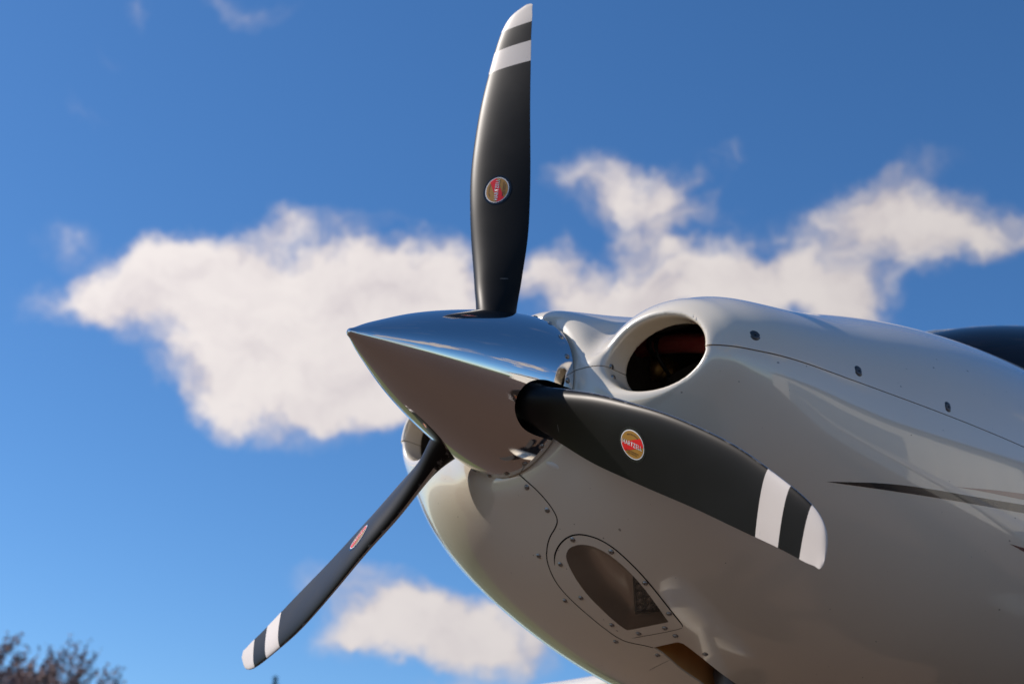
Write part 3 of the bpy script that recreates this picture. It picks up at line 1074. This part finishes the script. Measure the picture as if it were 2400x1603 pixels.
# ---------------------------------------------------------------- engine seen through the intakes
def build_engine():
    for s in (1, -1):
        fl = lambda q: (q[0], q[1] * s, q[2])
        a = plane_hit(1200 + 980 * .2555, 660 + 665 * .2555, 0, .33); b = plane_hit(1200 + 1790 * .2555, 660 + 570 * .2555, 0, .30)
        d = b - a
        pts = [a + d * t + np.array([0, 0, .012 * math.sin(t * 3.1)]) for t in np.linspace(-.25, 1.25, 12)]
        V, F = tube([fl(q) for q in pts], .022, 16)
        hose = mesh_obj('induction_hose', V, F, M['hose'], plane)
        # clamp round the hose
        c = a + d * .45; t = d / np.linalg.norm(d)
        V, F = tube([fl(c - t * .006 + np.array([0, 0, .011])), fl(c + t * .006 + np.array([0, 0, .011]))], .0265, 18)
        mesh_obj('hose_clamp', V, F, M['rubber'], hose)
        p = plane_hit(1200 + 1330 * .2555, 660 + 520 * .2555, 0, .285)
        q = plane_hit(1200 + 1340 * .2555, 660 + 700 * .2555, 0, .285)
        V, F = tube([fl(p), fl((p + q) / 2 + np.array([-.012, -.005, 0])), fl(q), fl(q + np.array([.04, .0, -.03]))], .0045, 10)
        mesh_obj('ignition_lead', V, F, M['rubber'], hose)
        c = plane_hit(1200 + 1270 * .2555, 660 + 770 * .2555, 0, .36)
        rings = []
        for k in range(9):
            r = (.034 if k % 2 else .028)
            for dx in (0, .004):
                rings.append([fl((c[0] + k * .008 + dx, c[1] + r * math.cos(an), c[2] + r * math.sin(an))) for an in np.linspace(0, 2 * math.pi, 24, endpoint=False)])
        V, F = loft(rings)
        cyl = mesh_obj('engine_cylinder', V, F, M['brass'], plane)
        c2 = plane_hit(1200 + 1570 * .2555, 660 + 900 * .2555, 0, .36)
        x0, y0, z0 = c2
        V = [fl((x0 + dx, y0 + dy, z0 + dz)) for dx in (0, .05) for dy, dz in ((-.05, -.035), (.055, -.035), (.05, .02), (-.05, .035))]
        F = [(0, 1, 2, 3), (7, 6, 5, 4), (0, 4, 5, 1), (1, 5, 6, 2), (2, 6, 7, 3), (3, 7, 4, 0)]
        mesh_obj('rocker_cover', V, F, M['casting'], cyl, smooth=False)
        # baffle closing the bay behind
        rings = [[fl((.50, -NY + .18 * math.cos(an), NZ + .16 * math.sin(an))) for an in np.linspace(0, 2 * math.pi, 24, endpoint=False)],
                 [fl((.505, -NY + .18 * math.cos(an), NZ + .16 * math.sin(an))) for an in np.linspace(0, 2 * math.pi, 24, endpoint=False)]]
        V, F = loft(rings)
        mesh_obj('engine_baffle', V, F, M['bay'], plane, smooth=False)


build_engine()

# faces of the hollow inside the cowl are unpainted and dark
for o in (upper_cowl, lower_cowl):
    o.data.materials.append(M['bay'])
    me = o.data
    c = np.empty(len(me.polygons) * 3); me.polygons.foreach_get('center', c); c = c.reshape(-1, 3)
    x, y, z = c[:, 0], np.abs(c[:, 1]), c[:, 2] - HZ
    b = smax(body_f(x, c[:, 1], z), front_x(z) - x, .05)
    d = smin(smin(b, hub_f(x, c[:, 1], z), .09), nacelle_f(x, c[:, 1], z), .055)
    inner = (d < -.022) & (x > .164 + np.maximum(y - .245, 0) * .14) & (x < .64) & (y > .1)
    me.polygons.foreach_set('material_index', inner.astype(np.int32))


# ---------------------------------------------------------------- spinner
SP = cspline([-.388, -.3865, -.382, -.36, -.32, -.26, -.2, -.13, -.06, 0, .05, .066], [0.0004, .0042, .0085, .0225, .0468, .0797, .1072, .1342, .1567, .1719, .1795, .1803])


def spin_n(P):
    y, z = P[:, 1], P[:, 2] - HZ
    r = np.sqrt(y * y + z * z) + 1e-9
    e = 1e-3
    dr = (SP(P[:, 0] + e) - SP(P[:, 0] - e)) / (2 * e)
    dr = np.where(P[:, 0] > .06, 0.05, dr); dr = np.clip(dr, 0, 3)
    n = np.stack([-dr, y / r, z / r], -1)
    return n / np.linalg.norm(n, axis=1, keepdims=True)


def build_spinner():
    bm = bmesh.new()
    xs = np.concatenate([-.388 + .02 * np.linspace(0, 1, 14) ** 2, np.linspace(-.365, .066, 70)])
    seg = 180
    rings = []
    for x in xs:
        r = float(SP(x))
        rings.append([bm.verts.new((x, r * math.sin(2 * math.pi * k / seg), HZ + r * math.cos(2 * math.pi * k / seg))) for k in range(seg)])
    for a, b in zip(rings[:-1], rings[1:]):
        for k in range(seg):
            bm.faces.new((a[k], a[(k + 1) % seg], b[(k + 1) % seg], b[k]))
    bm.faces.new(rings[0][::-1])
    bmesh.ops.recalc_face_normals(bm, faces=bm.faces[:])
    R = .064
    alle = []
    for k in range(3):
        th = -k * 2 * math.pi / 3
        rad = np.array([0, math.sin(th), math.cos(th)]); tan = np.array([0, math.cos(th), -math.sin(th)])
        org = np.array([0, 0, HZ]) + rad * .17
        poly = chaikin([(.082, .0695), (.045, .0695), (.022, .0692), (.0, .0675), (-.022, .0605), (-.043, .046), (-.054, .020), (-.052, -.006), (-.036, -.028), (-.010, -.0445), (.020, -.0478), (.050, -.0455), (.082, -.0435)], 2, closed=False)
        ins = cut_polygon(bm, org, (1, 0, 0), tan, rad, poly, .12)
        ed = {e for f in ins for e in f.edges}
        bmesh.ops.delete(bm, geom=ins, context='FACES')
        alle += [e for e in ed if e.is_valid]
    rim(bm, [e for e in alle if e.is_valid], spin_n, .009)
    ed = [e for e in bm.edges if len(e.link_faces) == 1 and all(v.co.x > .0655 for v in e.verts)]
    rim(bm, ed, spin_n, .004)
    o = finish(bm, 'spinner', M['chrome'], plane, spin_n)
    o['label'] = 'mirror-polished pointed spinner'
    # back plate and hub inside
    rings = [[(x, r * math.sin(a), HZ + r * math.cos(a)) for a in np.linspace(0, 2 * math.pi, 64, endpoint=False)] for x, r in ((.058, .174), (.074, .174), (.074, .150), (.085, .150))]
    V, F = loft(rings)
    mesh_obj('back_plate', V, F, M['bay'], o)
    rings = [[(x, r * math.sin(a), HZ + r * math.cos(a)) for a in np.linspace(0, 2 * math.pi, 48, endpoint=False)] for x, r in ((-.16, .04), (-.15, .05), (-.06, .055), (-.05, .085), (.05, .085), (.058, .06))]
    V, F = loft(rings)
    mesh_obj('hub', V, F, M['bay'], o)
    # the ring of screws: angles as seen, repeated for the three sectors
    base = []
    for px in [(1255.3, 741.0), (1287.6, 755.1), (1314, 787.1), (1328.7, 837.6), (1329.3, 889.5), (1268.2, 1042.9), (1231.3, 1080.5), (1187, 1106.6), (1144.7, 1111.3), (1112.1, 1097.8)]:
        h = plane_hit(px[0], px[1], 0, .049)
        base.append(math.atan2(h[1], h[2] - HZ))
    # clear of the slots: five screws per sector
    for k in range(3):
        mid = -k * 2 * math.pi / 3 - math.pi / 3 + SCREW_SHIFT
        for j in range(5):
            a = mid + (j - 2) * math.radians(17.9)
            x = .051; r = float(SP(x))
            P = np.array([[x, r * math.sin(a), HZ + r * math.cos(a)]])
            put_screw(ME_SCREW, 'screw', P[0], spin_n(P)[0], o)
    return o, base


SCREW_SHIFT = math.radians(3.2)
spinner, seen_angles = build_spinner()

# ---------------------------------------------------------------- propeller blades
KR = [.17, .25, .35, .45, .55, .65, .75, .85, .93, .965, .983, .9905, .9935]
LEt = cspline(KR, [.0585, .0693, .0878, .0990, .1082, .1108, .1066, .0911, .0735, .0565, .036, .016, .0015])
LEa = cspline(KR, [-.0110, -.0152, -.0205, -.0277, -.0290, -.0247, -.0191, -.0135, -.0085, -.005, -.001, .003, .005])
TEt = cspline(KR, [-.0341, -.0375, -.0422, -.0391, -.0339, -.0277, -.0239, -.0203, -.0187, -.0183, -.0178, -.0150, -.0085])
TEa = cspline(KR, [.0243, .0254, .0296, .0307, .0279, .0233, .0177, .0135, .0100, .0085, .0078, .0072, .0066])
THK = cspline([.1, .17, .25, .35, .5, .7, .85, .95, .9935], [.075, .050, .034, .0265, .0200, .0140, .0095, .0062, .0022])


def sstep(a, b, x):
    t = min(1, max(0, (x - a) / (b - a))); return t * t * (3 - 2 * t)


def yt(s):
    return 2 * 5 * (.2969 * math.sqrt(max(s, 0)) - .126 * s - .3516 * s * s + .2843 * s ** 3 - .1036 * s ** 4)


def blade_pt(r, s, side):
    """side +1: cambered face towards the nose, -1: flat back; s from leading (0) to trailing (1) edge; -> (axial, tangential)"""
    L = np.array([float(LEt(r)), float(LEa(r))]); T = np.array([float(TEt(r)), float(TEa(r))])
    c = T - L; ch = np.linalg.norm(c); c = c / ch
    n = np.array([c[1], -c[0]])
    if n[1] > 0: n = -n
    th = float(THK(r))
    y = yt(s) * th * (.80 if side > 0 else -.20)
    q = L + c * ch * s + n * y
    w = sstep(.125, .25, r)
    if w < 1:
        R = .043
        phi = math.acos(max(-1, min(1, 1 - 2 * s)))
        m0 = np.array([.0118, .004])
        qc = m0 - c * R * math.cos(phi) + n * (R * math.sin(phi) * side)
        q = q * w + qc * (1 - w)
    return q[1], q[0]


def blade_mesh():
    rs_ = np.concatenate([np.linspace(.07, .30, 24), np.linspace(.31, .93, 48), np.linspace(.935, .985, 16), [.987, .989, .9905, .992, .993, .9935]])
    H = 22
    rings = []; lead = []
    for r in rs_:
        ring = []
        for i in range(H + 1):
            ph = math.pi * i / H; s = (1 - math.cos(ph)) / 2
            a, t = blade_pt(r, 1 - s, 1); ring.append((a, t, r)); lead.append(s)
        for i in range(1, H):
            ph = math.pi * i / H; s = (1 - math.cos(ph)) / 2
            a, t = blade_pt(r, s, -1); ring.append((a, t, r)); lead.append(1 - s)
        rings.append(ring)
    V, F = loft(rings)
    n = len(rings[0])
    mi = []
    for i in range(len(rings) - 1):
        for k in range(n):
            # bare metal right on the leading edge
            mi.append(1 if k in (H - 1, H) and rs_[i] > .20 and rs_[i] < .985 else 0)
    mi += [0, 0]
    return V, F, mi, lead


BV, BF, BMI, BLEAD = blade_mesh()
me_blade = bpy.data.meshes.new('propeller_blade')
me_blade.from_pydata(BV, [], BF)
bmx = bmesh.new(); bmx.from_mesh(me_blade); bmesh.ops.recalc_face_normals(bmx, faces=bmx.faces[:]); bmx.to_mesh(me_blade); bmx.free()
_at = me_blade.attributes.new('lead', 'FLOAT', 'POINT'); _at.data.foreach_set('value', np.array(BLEAD, np.float32))
me_blade.materials.append(M['blade']); me_blade.materials.append(M['edge'])
me_blade.polygons.foreach_set('use_smooth', [True] * len(me_blade.polygons))
me_blade.polygons.foreach_set('material_index', BMI)
me_blade.update()

BR, BT = .4885, .0335                        # centre of the maker's badge on the blade


def on_blade(p_, q_, off):
    r = BR + p_; L, T = float(LEt(r)), float(TEt(r))
    s = (L - (BT + q_)) / (L - T)
    a, t = blade_pt(r, s, 1)
    pit = math.atan2(float(TEa(r)) - float(LEa(r)), L - T)
    return (a - off * math.cos(pit), t - off * math.sin(pit), r)


def ellipse_patch(a, b, off, n=48, rings=6, clip=None):
    V = [on_blade(0, 0, off)]; F = []
    for j in range(1, rings + 1):
        for k in range(n):
            an = 2 * math.pi * k / n
            V.append(on_blade(a * j / rings * math.cos(an), b * j / rings * math.sin(an), off))
    for k in range(n): F.append((0, 1 + k, 1 + (k + 1) % n))
    for j in range(rings - 1):
        for k in range(n):
            o = 1 + j * n
            F.append((o + k, o + n + k, o + n + (k + 1) % n, o + (k + 1) % n))
    return V, F


def text_mesh(body, size, spacing=1.0, bold=0.0):
    cu = bpy.data.curves.new('txt', 'FONT')
    cu.body = body; cu.size = size; cu.align_x = 'CENTER'; cu.align_y = 'CENTER'; cu.space_character = spacing; cu.offset = bold
    cu.resolution_u = 3
    ob = bpy.data.objects.new('txt', cu); col.objects.link(ob)
    dg = bpy.context.evaluated_depsgraph_get()
    me = bpy.data.meshes.new_from_object(ob.evaluated_get(dg))
    V = [v.co[:] for v in me.vertices]; F = [tuple(p.vertices) for p in me.polygons]
    bpy.data.objects.remove(ob); bpy.data.curves.remove(cu); bpy.data.meshes.remove(me)
    return V, F


def badge_meshes():
    """(name, material, verts, faces): text runs outwards along the blade, its top to the leading edge"""
    A, B = .0335, .0262
    out = []
    out.append(('badge_film', 'film', *ellipse_patch(A + .005, B + .005, .0003)))
    out.append(('badge', 'badge_white', *ellipse_patch(A, B, .0005)))
    out.append(('badge_field', 'badge_gold', *ellipse_patch(A * .945, B * .93, .0007)))
    # red diagonal band, clipped to the oval
    bm = bmesh.new()
    V, F = [], []
    a, b = A * .945, B * .93
    nx = 26
    for i in range(nx + 1):
        x = -a + 2 * a * i / nx
        lim = b * math.sqrt(max(0, 1 - (x / a) ** 2))
        k = x / a
        lo, hi = (-.50 + .62 * k) * b * .9 - .0005, (.24 + .52 * k) * b + .0005
        lo, hi = (k * .50 - .36) * b, (k * .50 + .36) * b
        if k < -.15: hi = min(hi, .26 * b + 0 * k)
        lo, hi = max(lo, -lim), min(hi, lim)
        if hi < lo: hi = lo
        for j in range(5): V.append((x, lo + (hi - lo) * j / 4))
    for i in range(nx):
        for j in range(4): F.append((i * 5 + j, (i + 1) * 5 + j, (i + 1) * 5 + j + 1, i * 5 + j + 1))
    bm.free()
    out.append(('badge_band', 'badge_red', [on_blade(p_, q_, .0009) for p_, q_ in V], F))
    V, F = text_mesh('HARTZELL', .0118, 1.12, .00030)
    w = max(v[0] for v in V) - min(v[0] for v in V); k = 2 * A * .83 / w
    out.append(('badge_outline', 'badge_ink', [on_blade(v[0] * k, v[1] * 1.0 + .0, .00105) for v in V], F))
    V, F = text_mesh('HARTZELL', .0118, 1.12, .00006)
    w2 = max(v[0] for v in V) - min(v[0] for v in V); k = 2 * A * .825 / w2
    out.append(('badge_lettering', 'badge_white', [on_blade(v[0] * k, v[1], .0012) for v in V], F))
    for body, size, y0, bend in (('BUILT ON HONOR', .0036, .0178, -.010), ('HARTZELL PROPELLER INC.', .0030, -.0135, 0), ('PIQUA, OHIO U.S.A.', .0030, -.0172, 0)):
        V, F = text_mesh(body, size, 1.05, .0001)
        out.append(('badge_caption', 'badge_ink', [on_blade(v[0], v[1] + y0 + bend * (v[0] / .018) ** 2 * .4, .00095) for v in V], F))
    return out


BADGE = []
for nm, mt, V, F in badge_meshes():
    me = bpy.data.meshes.new(nm); me.from_pydata(V, [], F)
    me.materials.append(M[mt]); me.polygons.foreach_set('use_smooth', [True] * len(me.polygons)); me.update()
    BADGE.append((nm, me))
for k, lb in enumerate(('upright blade seen face on', 'blade reaching down to the right across the cowl', 'blade reaching down to the left, seen nearly edge on')):
    o = bpy.data.objects.new('propeller_blade', me_blade); col.objects.link(o)
    o.location = (0, 0, HZ); o.rotation_euler = (k * 2 * math.pi / 3, 0, 0); o.parent = plane
    o['label'] = lb
    for nm, me in BADGE:
        c = bpy.data.objects.new(nm, me); col.objects.link(c); c.parent = o


# ---------------------------------------------------------------- rest of the airframe
def ring_at(x, n=72, zoff=0.0, kw=1.0, kh=1.0):
    w, hu, hl = [float(q) for q in half_dims(np.array(x))]
    w *= kw; hu *= kh; hl *= kh
    R = []
    for k in range(n):
        a = 2 * math.pi * k / n; c, s = math.cos(a), math.sin(a)
        e = 2 / 2.25 if s > 0 else 2 / 2.1
        R.append((x, w * math.copysign(abs(c) ** e, c), HZ + ZC + zoff + (hu if s > 0 else hl) * math.copysign(abs(s) ** e, s)))
    return R


def build_airframe():
    rings = [ring_at(XA - .004)]
    for i in range(1, 25):
        t = i / 24; x = XA + t * 4.6
        k = 1 - .84 * t ** 1.25
        r = ring_at(2.0, zoff=.30 * t, kw=k, kh=k)
        rings.append([(x, q[1], q[2]) for q in r])
    V, F = loft(rings)
    mesh_obj('rear_fuselage', V, F, M['white'], plane)
    # cabin: windshield shell and roof
    def cab(x0, x1, y_, z_, n, u0, u1, m):
        pass
    cx, cz = 3.3, HZ + .30
    ax, ay, az_ = 2.1, .60, .70

    def cabin_pt(u, v):
        # u: fore-aft angle (0 nose side .. pi tail), v: round from port sill to starboard sill
        x = cx - ax * math.cos(u); k = math.sin(u) ** 1.2
        return (x, -ay * k * math.copysign(abs(math.cos(v)) ** .85, math.cos(v)), cz + az_ * k * math.sin(v) ** .85)

    def shell(u0, u1, v0, v1, nu, nv, scale=1.0):
        V, F = [], []
        for i in range(nu + 1):
            for j in range(nv + 1):
                q = cabin_pt(u0 + (u1 - u0) * i / nu, v0 + (v1 - v0) * j / nv)
                V.append((cx + (q[0] - cx) * scale, q[1] * scale, cz + (q[2] - cz) * scale))
        for i in range(nu):
            for j in range(nv):
                a = i * (nv + 1) + j
                F.append((a, a + nv + 1, a + nv + 2, a + 1))
        return V, F
    V, F = shell(.06, 1.45, .02, math.pi - .02, 26, 40)
    ws = mesh_obj('windshield', V, F, M['windshield'], plane)
    ws['label'] = 'dark tinted windshield'
    V, F = shell(1.45, math.pi - .05, .02, math.pi - .02, 40, 40)
    rf = mesh_obj('cabin_roof', V, F, M['white'], plane)
    V, F = merge([tube([Vector(cabin_pt(1.45, v)) for v in np.linspace(.02, math.pi - .02, 40)], .022, 8), tube([Vector(cabin_pt(u, .5 * math.pi)) for u in np.linspace(.1, 1.45, 16)], .010, 8)])
    mesh_obj('windshield_frame', V, F, M['white'], ws)
    for s in (-1, 1):
        V, F = [], []
        for i in range(13):
            for j in range(7):
                q = cabin_pt(1.55 + .75 * i / 12, .28 + .62 * j / 6)
                V.append((q[0], s * (-q[1] + .006) if False else (q[1] - .006) * -s, q[2] + .004))
        for i in range(12):
            for j in range(6):
                a = i * 7 + j; F.append((a, a + 1, a + 8, a + 7))
        mesh_obj('side_window', V, F, M['windshield'], rf)
    # dark cabin inside
    V = [(2.02, -.30, HZ + .42), (2.02, .30, HZ + .42), (2.10, .30, HZ + .60), (2.10, -.30, HZ + .60), (2.40, -.36, HZ + .40), (2.40, .36, HZ + .40), (2.36, .34, HZ + .66), (2.36, -.34, HZ + .66)]
    F = [(0, 1, 2, 3), (7, 6, 5, 4), (0, 4, 5, 1), (1, 5, 6, 2), (2, 6, 7, 3), (3, 7, 4, 0)]
    mesh_obj('instrument_panel', V, F, M['rubber'], plane, smooth=False)
    for s in (-1, 1):
        rings = [[(x, s * .24 + w * math.cos(a) * .5, z + .05 * math.sin(a)) for a in np.linspace(0, 2 * math.pi, 16, endpoint=False)] for x, z, w in ((2.75, HZ + .10, .42), (2.85, HZ + .42, .42), (2.92, HZ + .54, .36), (2.94, HZ + .57, .22), (2.96, HZ + .68, .22), (2.96, HZ + .70, .14))]
        rings = [[(q[0] + .06 * math.sin(a), q[1], r0[0][2]) for q, a in zip(r0, np.linspace(0, 2 * math.pi, 16, endpoint=False))] for r0 in rings]
        V, F = loft(rings)
        mesh_obj('seat_back', V, F, M['rubber'], plane)

    def foil(le, chord, thick, vert=False, n=18):
        R = []
        for i in range(2 * n):
            if i <= n: s = (1 - math.cos(math.pi * i / n)) / 2; sg = 1
            else: s = (1 - math.cos(math.pi * (2 * n - i) / n)) / 2; sg = -.75
            y = yt(s) * thick * chord * .5 * sg
            R.append((le[0] + s * chord, le[1] + (y if vert else 0), le[2] + (0 if vert else y)))
        return R
    WLX = cspline([.45, 1.24, 1.71, 2.4, 4, 5.8], [1.36, 1.60, 1.74, 1.86, 2.0, 2.14])
    WLZ = cspline([.45, 1.24, 1.71, 2.4, 4, 5.8], [-.27, -.222, -.195, -.155, -.05, .06])
    for s in (-1, 1):
        rings = []
        for i in range(25):
            t = i / 24
            yy = .45 + 5.3 * t
            le = (float(WLX(yy)), s * yy, HZ + float(WLZ(yy)) - .03)
            rings.append(foil(le, 2.95 - .1 * t - le[0], .13 - .02 * t))
        le = (2.26, s * 5.86, HZ + .07); rings.append(foil(le, .55, .04))
        if s < 0: rings = [r[::-1] for r in rings]
        V, F = loft(rings)
        w = mesh_obj('wing', V, F, M['white'], plane)
        w['label'] = 'starboard wing' if s > 0 else 'port wing'
        rings = [foil((5.75 + .25 * t, s * (.05 + 1.7 * t), HZ + .42), .75 - .3 * t, .09) for t in np.linspace(0, 1, 5)]
        if s < 0: rings = [r[::-1] for r in rings]
        V, F = loft(rings)
        mesh_obj('tailplane', V, F, M['white'], plane)
    rings = [foil((5.35 + .75 * t, 0, HZ + .36 + 1.25 * t), 1.15 - .55 * t, .09, True) for t in np.linspace(0, 1, 6)]
    V, F = loft(rings)
    mesh_obj('fin', V, F, M['white'], plane)


build_airframe()


# ================================================================== unseen hangar behind the camera, added for its pale reflection in the glossy cowl
M['hangar_wall'] = vary(simple('cream painted steel siding', (0.80, 0.73, 0.62), 0.6), (0.80, 0.73, 0.62), 0.03, 2)
M['hangar_roof'] = vary(simple('grey steel roofing', (0.22, 0.22, 0.23), 0.6), (0.22, 0.22, 0.23), 0.03, 2)
M['hangar_door'] = vary(simple('grey blue hangar door', (0.20, 0.26, 0.33), 0.5), (0.20, 0.26, 0.33), 0.03, 2)


def build_hangar():
    e = bpy.data.objects.new('hangar', None); col.objects.link(e)
    A, B = Vector((7.6, -5.9, 0)), Vector((1.9, -26.0, 0))
    u = (B - A).normalized(); n = Vector((-u.y, u.x, 0))          # along the wall, and away from the apron
    if n.dot(-A) > 0: n = -n
    Lw, Dp, Hh = (B - A).length, 11.0, 3.5

    def box(name, s0, s1, d0, d1, z0, z1, mat):
        V = [A + u * s + n * d + Vector((0, 0, z)) for z in (z0, z1) for s, d in ((s0, d0), (s1, d0), (s1, d1), (s0, d1))]
        return mesh_obj(name, V, [(3, 2, 1, 0), (4, 5, 6, 7), (0, 1, 5, 4), (1, 2, 6, 5), (2, 3, 7, 6), (3, 0, 4, 7)], M[mat], e, smooth=False)
    box('wall', 0, Lw, 0, Dp, 0, Hh, 'hangar_wall')
    V = [A + u * s + n * d + Vector((0, 0, z)) for s in (-.3, Lw + .3) for d, z in ((-.3, Hh + .02), (Dp / 2, Hh + 1.3), (Dp + .3, Hh + .02))]
    mesh_obj('roof', V, [(0, 1, 4, 3), (1, 2, 5, 4), (0, 3, 5, 2), (0, 2, 1), (3, 4, 5)], M['hangar_roof'], e, smooth=False)
    for k in range(5): box('door_panel', 3.2 + 1.62 * k, 4.78 + 1.62 * k, -.06, -.004, .03, 2.75, 'hangar_door')
    for k in range(30):
        s = .4 + k * (Lw - .8) / 29
        if not 3.0 < s < 11.5: box('siding_rib', s - .03, s + .03, -.035, -.003, .02, Hh - .02, 'hangar_wall')
    tag(e, 'unseen cream hangar with grey-blue doors, added for its reflection in the glossy side of the cowl', 'hangar')


build_hangar()

# ================================================================== trees beyond the field
def limb(rnd, p, d, length, r, depth, tubes, tips, spread, gravity):
    n = 5
    pts, rad = [p], [r]
    q = p.copy(); dd = d.copy()
    for i in range(n):
        dd = (dd + Vector((rnd.uniform(-1, 1), rnd.uniform(-1, 1), rnd.uniform(-1, 1))) * .14 + Vector((0, 0, gravity))).normalized()
        q = q + dd * (length / n)
        pts.append(q.copy()); rad.append(r * (1 - .62 * (i + 1) / n))
    tubes.append(tube(pts, rad, 5 if depth > 1 else 4, cap=False))
    if depth == 0:
        tips.append((pts, dd)); return
    kids = rnd.randint(4, 5) if depth > 1 else rnd.randint(5, 7)
    for i in range(kids):
        k = rnd.uniform(.35, 1.0); j = min(int(k * n), n - 1)
        base = pts[j].lerp(pts[j + 1], k * n - j)
        side = Vector((rnd.uniform(-1, 1), rnd.uniform(-1, 1), rnd.uniform(-.2, .7)))
        nd = (dd * rnd.uniform(.5, 1.1) + side * spread).normalized()
        limb(rnd, base, nd, length * rnd.uniform(.5, .72), rad[j] * .62, depth - 1, tubes, tips, spread, gravity)


M['bark'] = vary(simple('grey brown bark', (0.17, 0.12, 0.09), 0.9), (0.18, 0.125, 0.095), 0.04, 4)
M['buds'] = vary(simple('dull purple buds and catkins', (0.24, 0.145, 0.13), 0.85), (0.24, 0.15, 0.13), 0.07, 1.5)
M['pale'] = vary(simple('pale dry seed heads', (0.42, 0.33, 0.26), 0.9), (0.42, 0.33, 0.26), 0.06, 2)
M['needle'] = vary(simple('dark green needles', (0.03, 0.05, 0.02), 0.8), (0.035, 0.055, 0.02), 0.015, 3)


def bare_tree(name, label, base, height, seed, width=1.0, leaf='buds', group=None):
    rnd = random.Random(seed)
    e = bpy.data.objects.new(name, None); col.objects.link(e); e.location = base
    tubes, tips = [], []
    for k in range(rnd.randint(3, 4)):
        a = rnd.uniform(0, 6.28)
        limb(rnd, Vector((0.15 * math.cos(a), 0.15 * math.sin(a), 0)), Vector((.28 * width * math.cos(a), .28 * width * math.sin(a), 1)).normalized(), height * .55, height * .018, 3, tubes, tips, .62 * width, .05)
    V, F = merge(tubes)
    zmax = sorted(v[2] for v in V)[int(len(V) * .975)]; k = height / zmax
    V = [Vector(v) * k for v in V]
    t = mesh_obj('trunk', V, F, M['bark'], e)
    LV, LF = [], []
    for pts, dd in tips:
        for i in range(48):
            j = rnd.randint(1, len(pts) - 1)
            c = (pts[j].lerp(pts[j - 1], rnd.random())) * k + Vector((rnd.gauss(0, .05), rnd.gauss(0, .05), rnd.gauss(0, .05)))
            u = Vector((rnd.uniform(-1, 1), rnd.uniform(-1, 1), rnd.uniform(-1, 1))).normalized(); v = u.orthogonal().normalized()
            s = rnd.uniform(.04, .10)
            o = len(LV)
            LV += [c - u * s, c + v * s * .5, c + u * s, c - v * s * .5]; LF.append((o, o + 1, o + 2, o + 3))
    mesh_obj('crown', LV, LF, M[leaf], e, smooth=False)
    tag(e, label, 'tree', group)
    return e


def conifer(name, label, base, height, seed):
    rnd = random.Random(seed)
    e = bpy.data.objects.new(name, None); col.objects.link(e); e.location = base
    V, F = tube([(0, 0, 0), (0, 0, height * .5), (0, 0, height)], [height * .02, height * .012, .01], 8)
    mesh_obj('trunk', V, F, M['bark'], e)
    LV, LF = [], []
    for i in range(1100):
        z = height * (1 - (1 - rnd.random() ** .6) * .92); r = (height - z) * .22 + .03
        a = rnd.uniform(0, 6.28); q = r * rnd.uniform(.15, 1)
        c = Vector((q * math.cos(a), q * math.sin(a), z - q * .25))
        out = Vector((math.cos(a), math.sin(a), rnd.uniform(-.5, .3))).normalized(); v = out.cross(Vector((0, 0, 1))).normalized()
        s = rnd.uniform(.08, .2)
        o = len(LV); LV += [c - out * s, c + v * s * .35, c + out * s, c - v * s * .35]; LF.append((o, o + 1, o + 2, o + 3))
    mesh_obj('crown', LV, LF, M['needle'], e, smooth=False)
    tag(e, label, 'tree')
    return e


def ground_at(px, py, dist):
    d = pix_dir(px, py); h = math.hypot(d[0], d[1])
    return (CAM[0] + d[0] / h * dist, CAM[1] + d[1] / h * dist, 0), CAM[2] + dist * d[2] / h


b, h = ground_at(70, 1526, 42); bare_tree('bare_tree', 'tall bare purple-budded tree at the lower left corner', b, h, 3, 1.1)
b, h = ground_at(190, 1572, 44); bare_tree('bare_tree', 'shorter bare purple-budded tree right of the tall one', b, h, 8, .6)
b, h = ground_at(-60, 1556, 40); bare_tree('bare_tree', 'bare tree cut by the left edge of the picture', b, h, 21, 1.0)
b, h = ground_at(646, 1584, 60); conifer('conifer', 'tip of a dark green conifer below the lower left blade', b, h, 4)
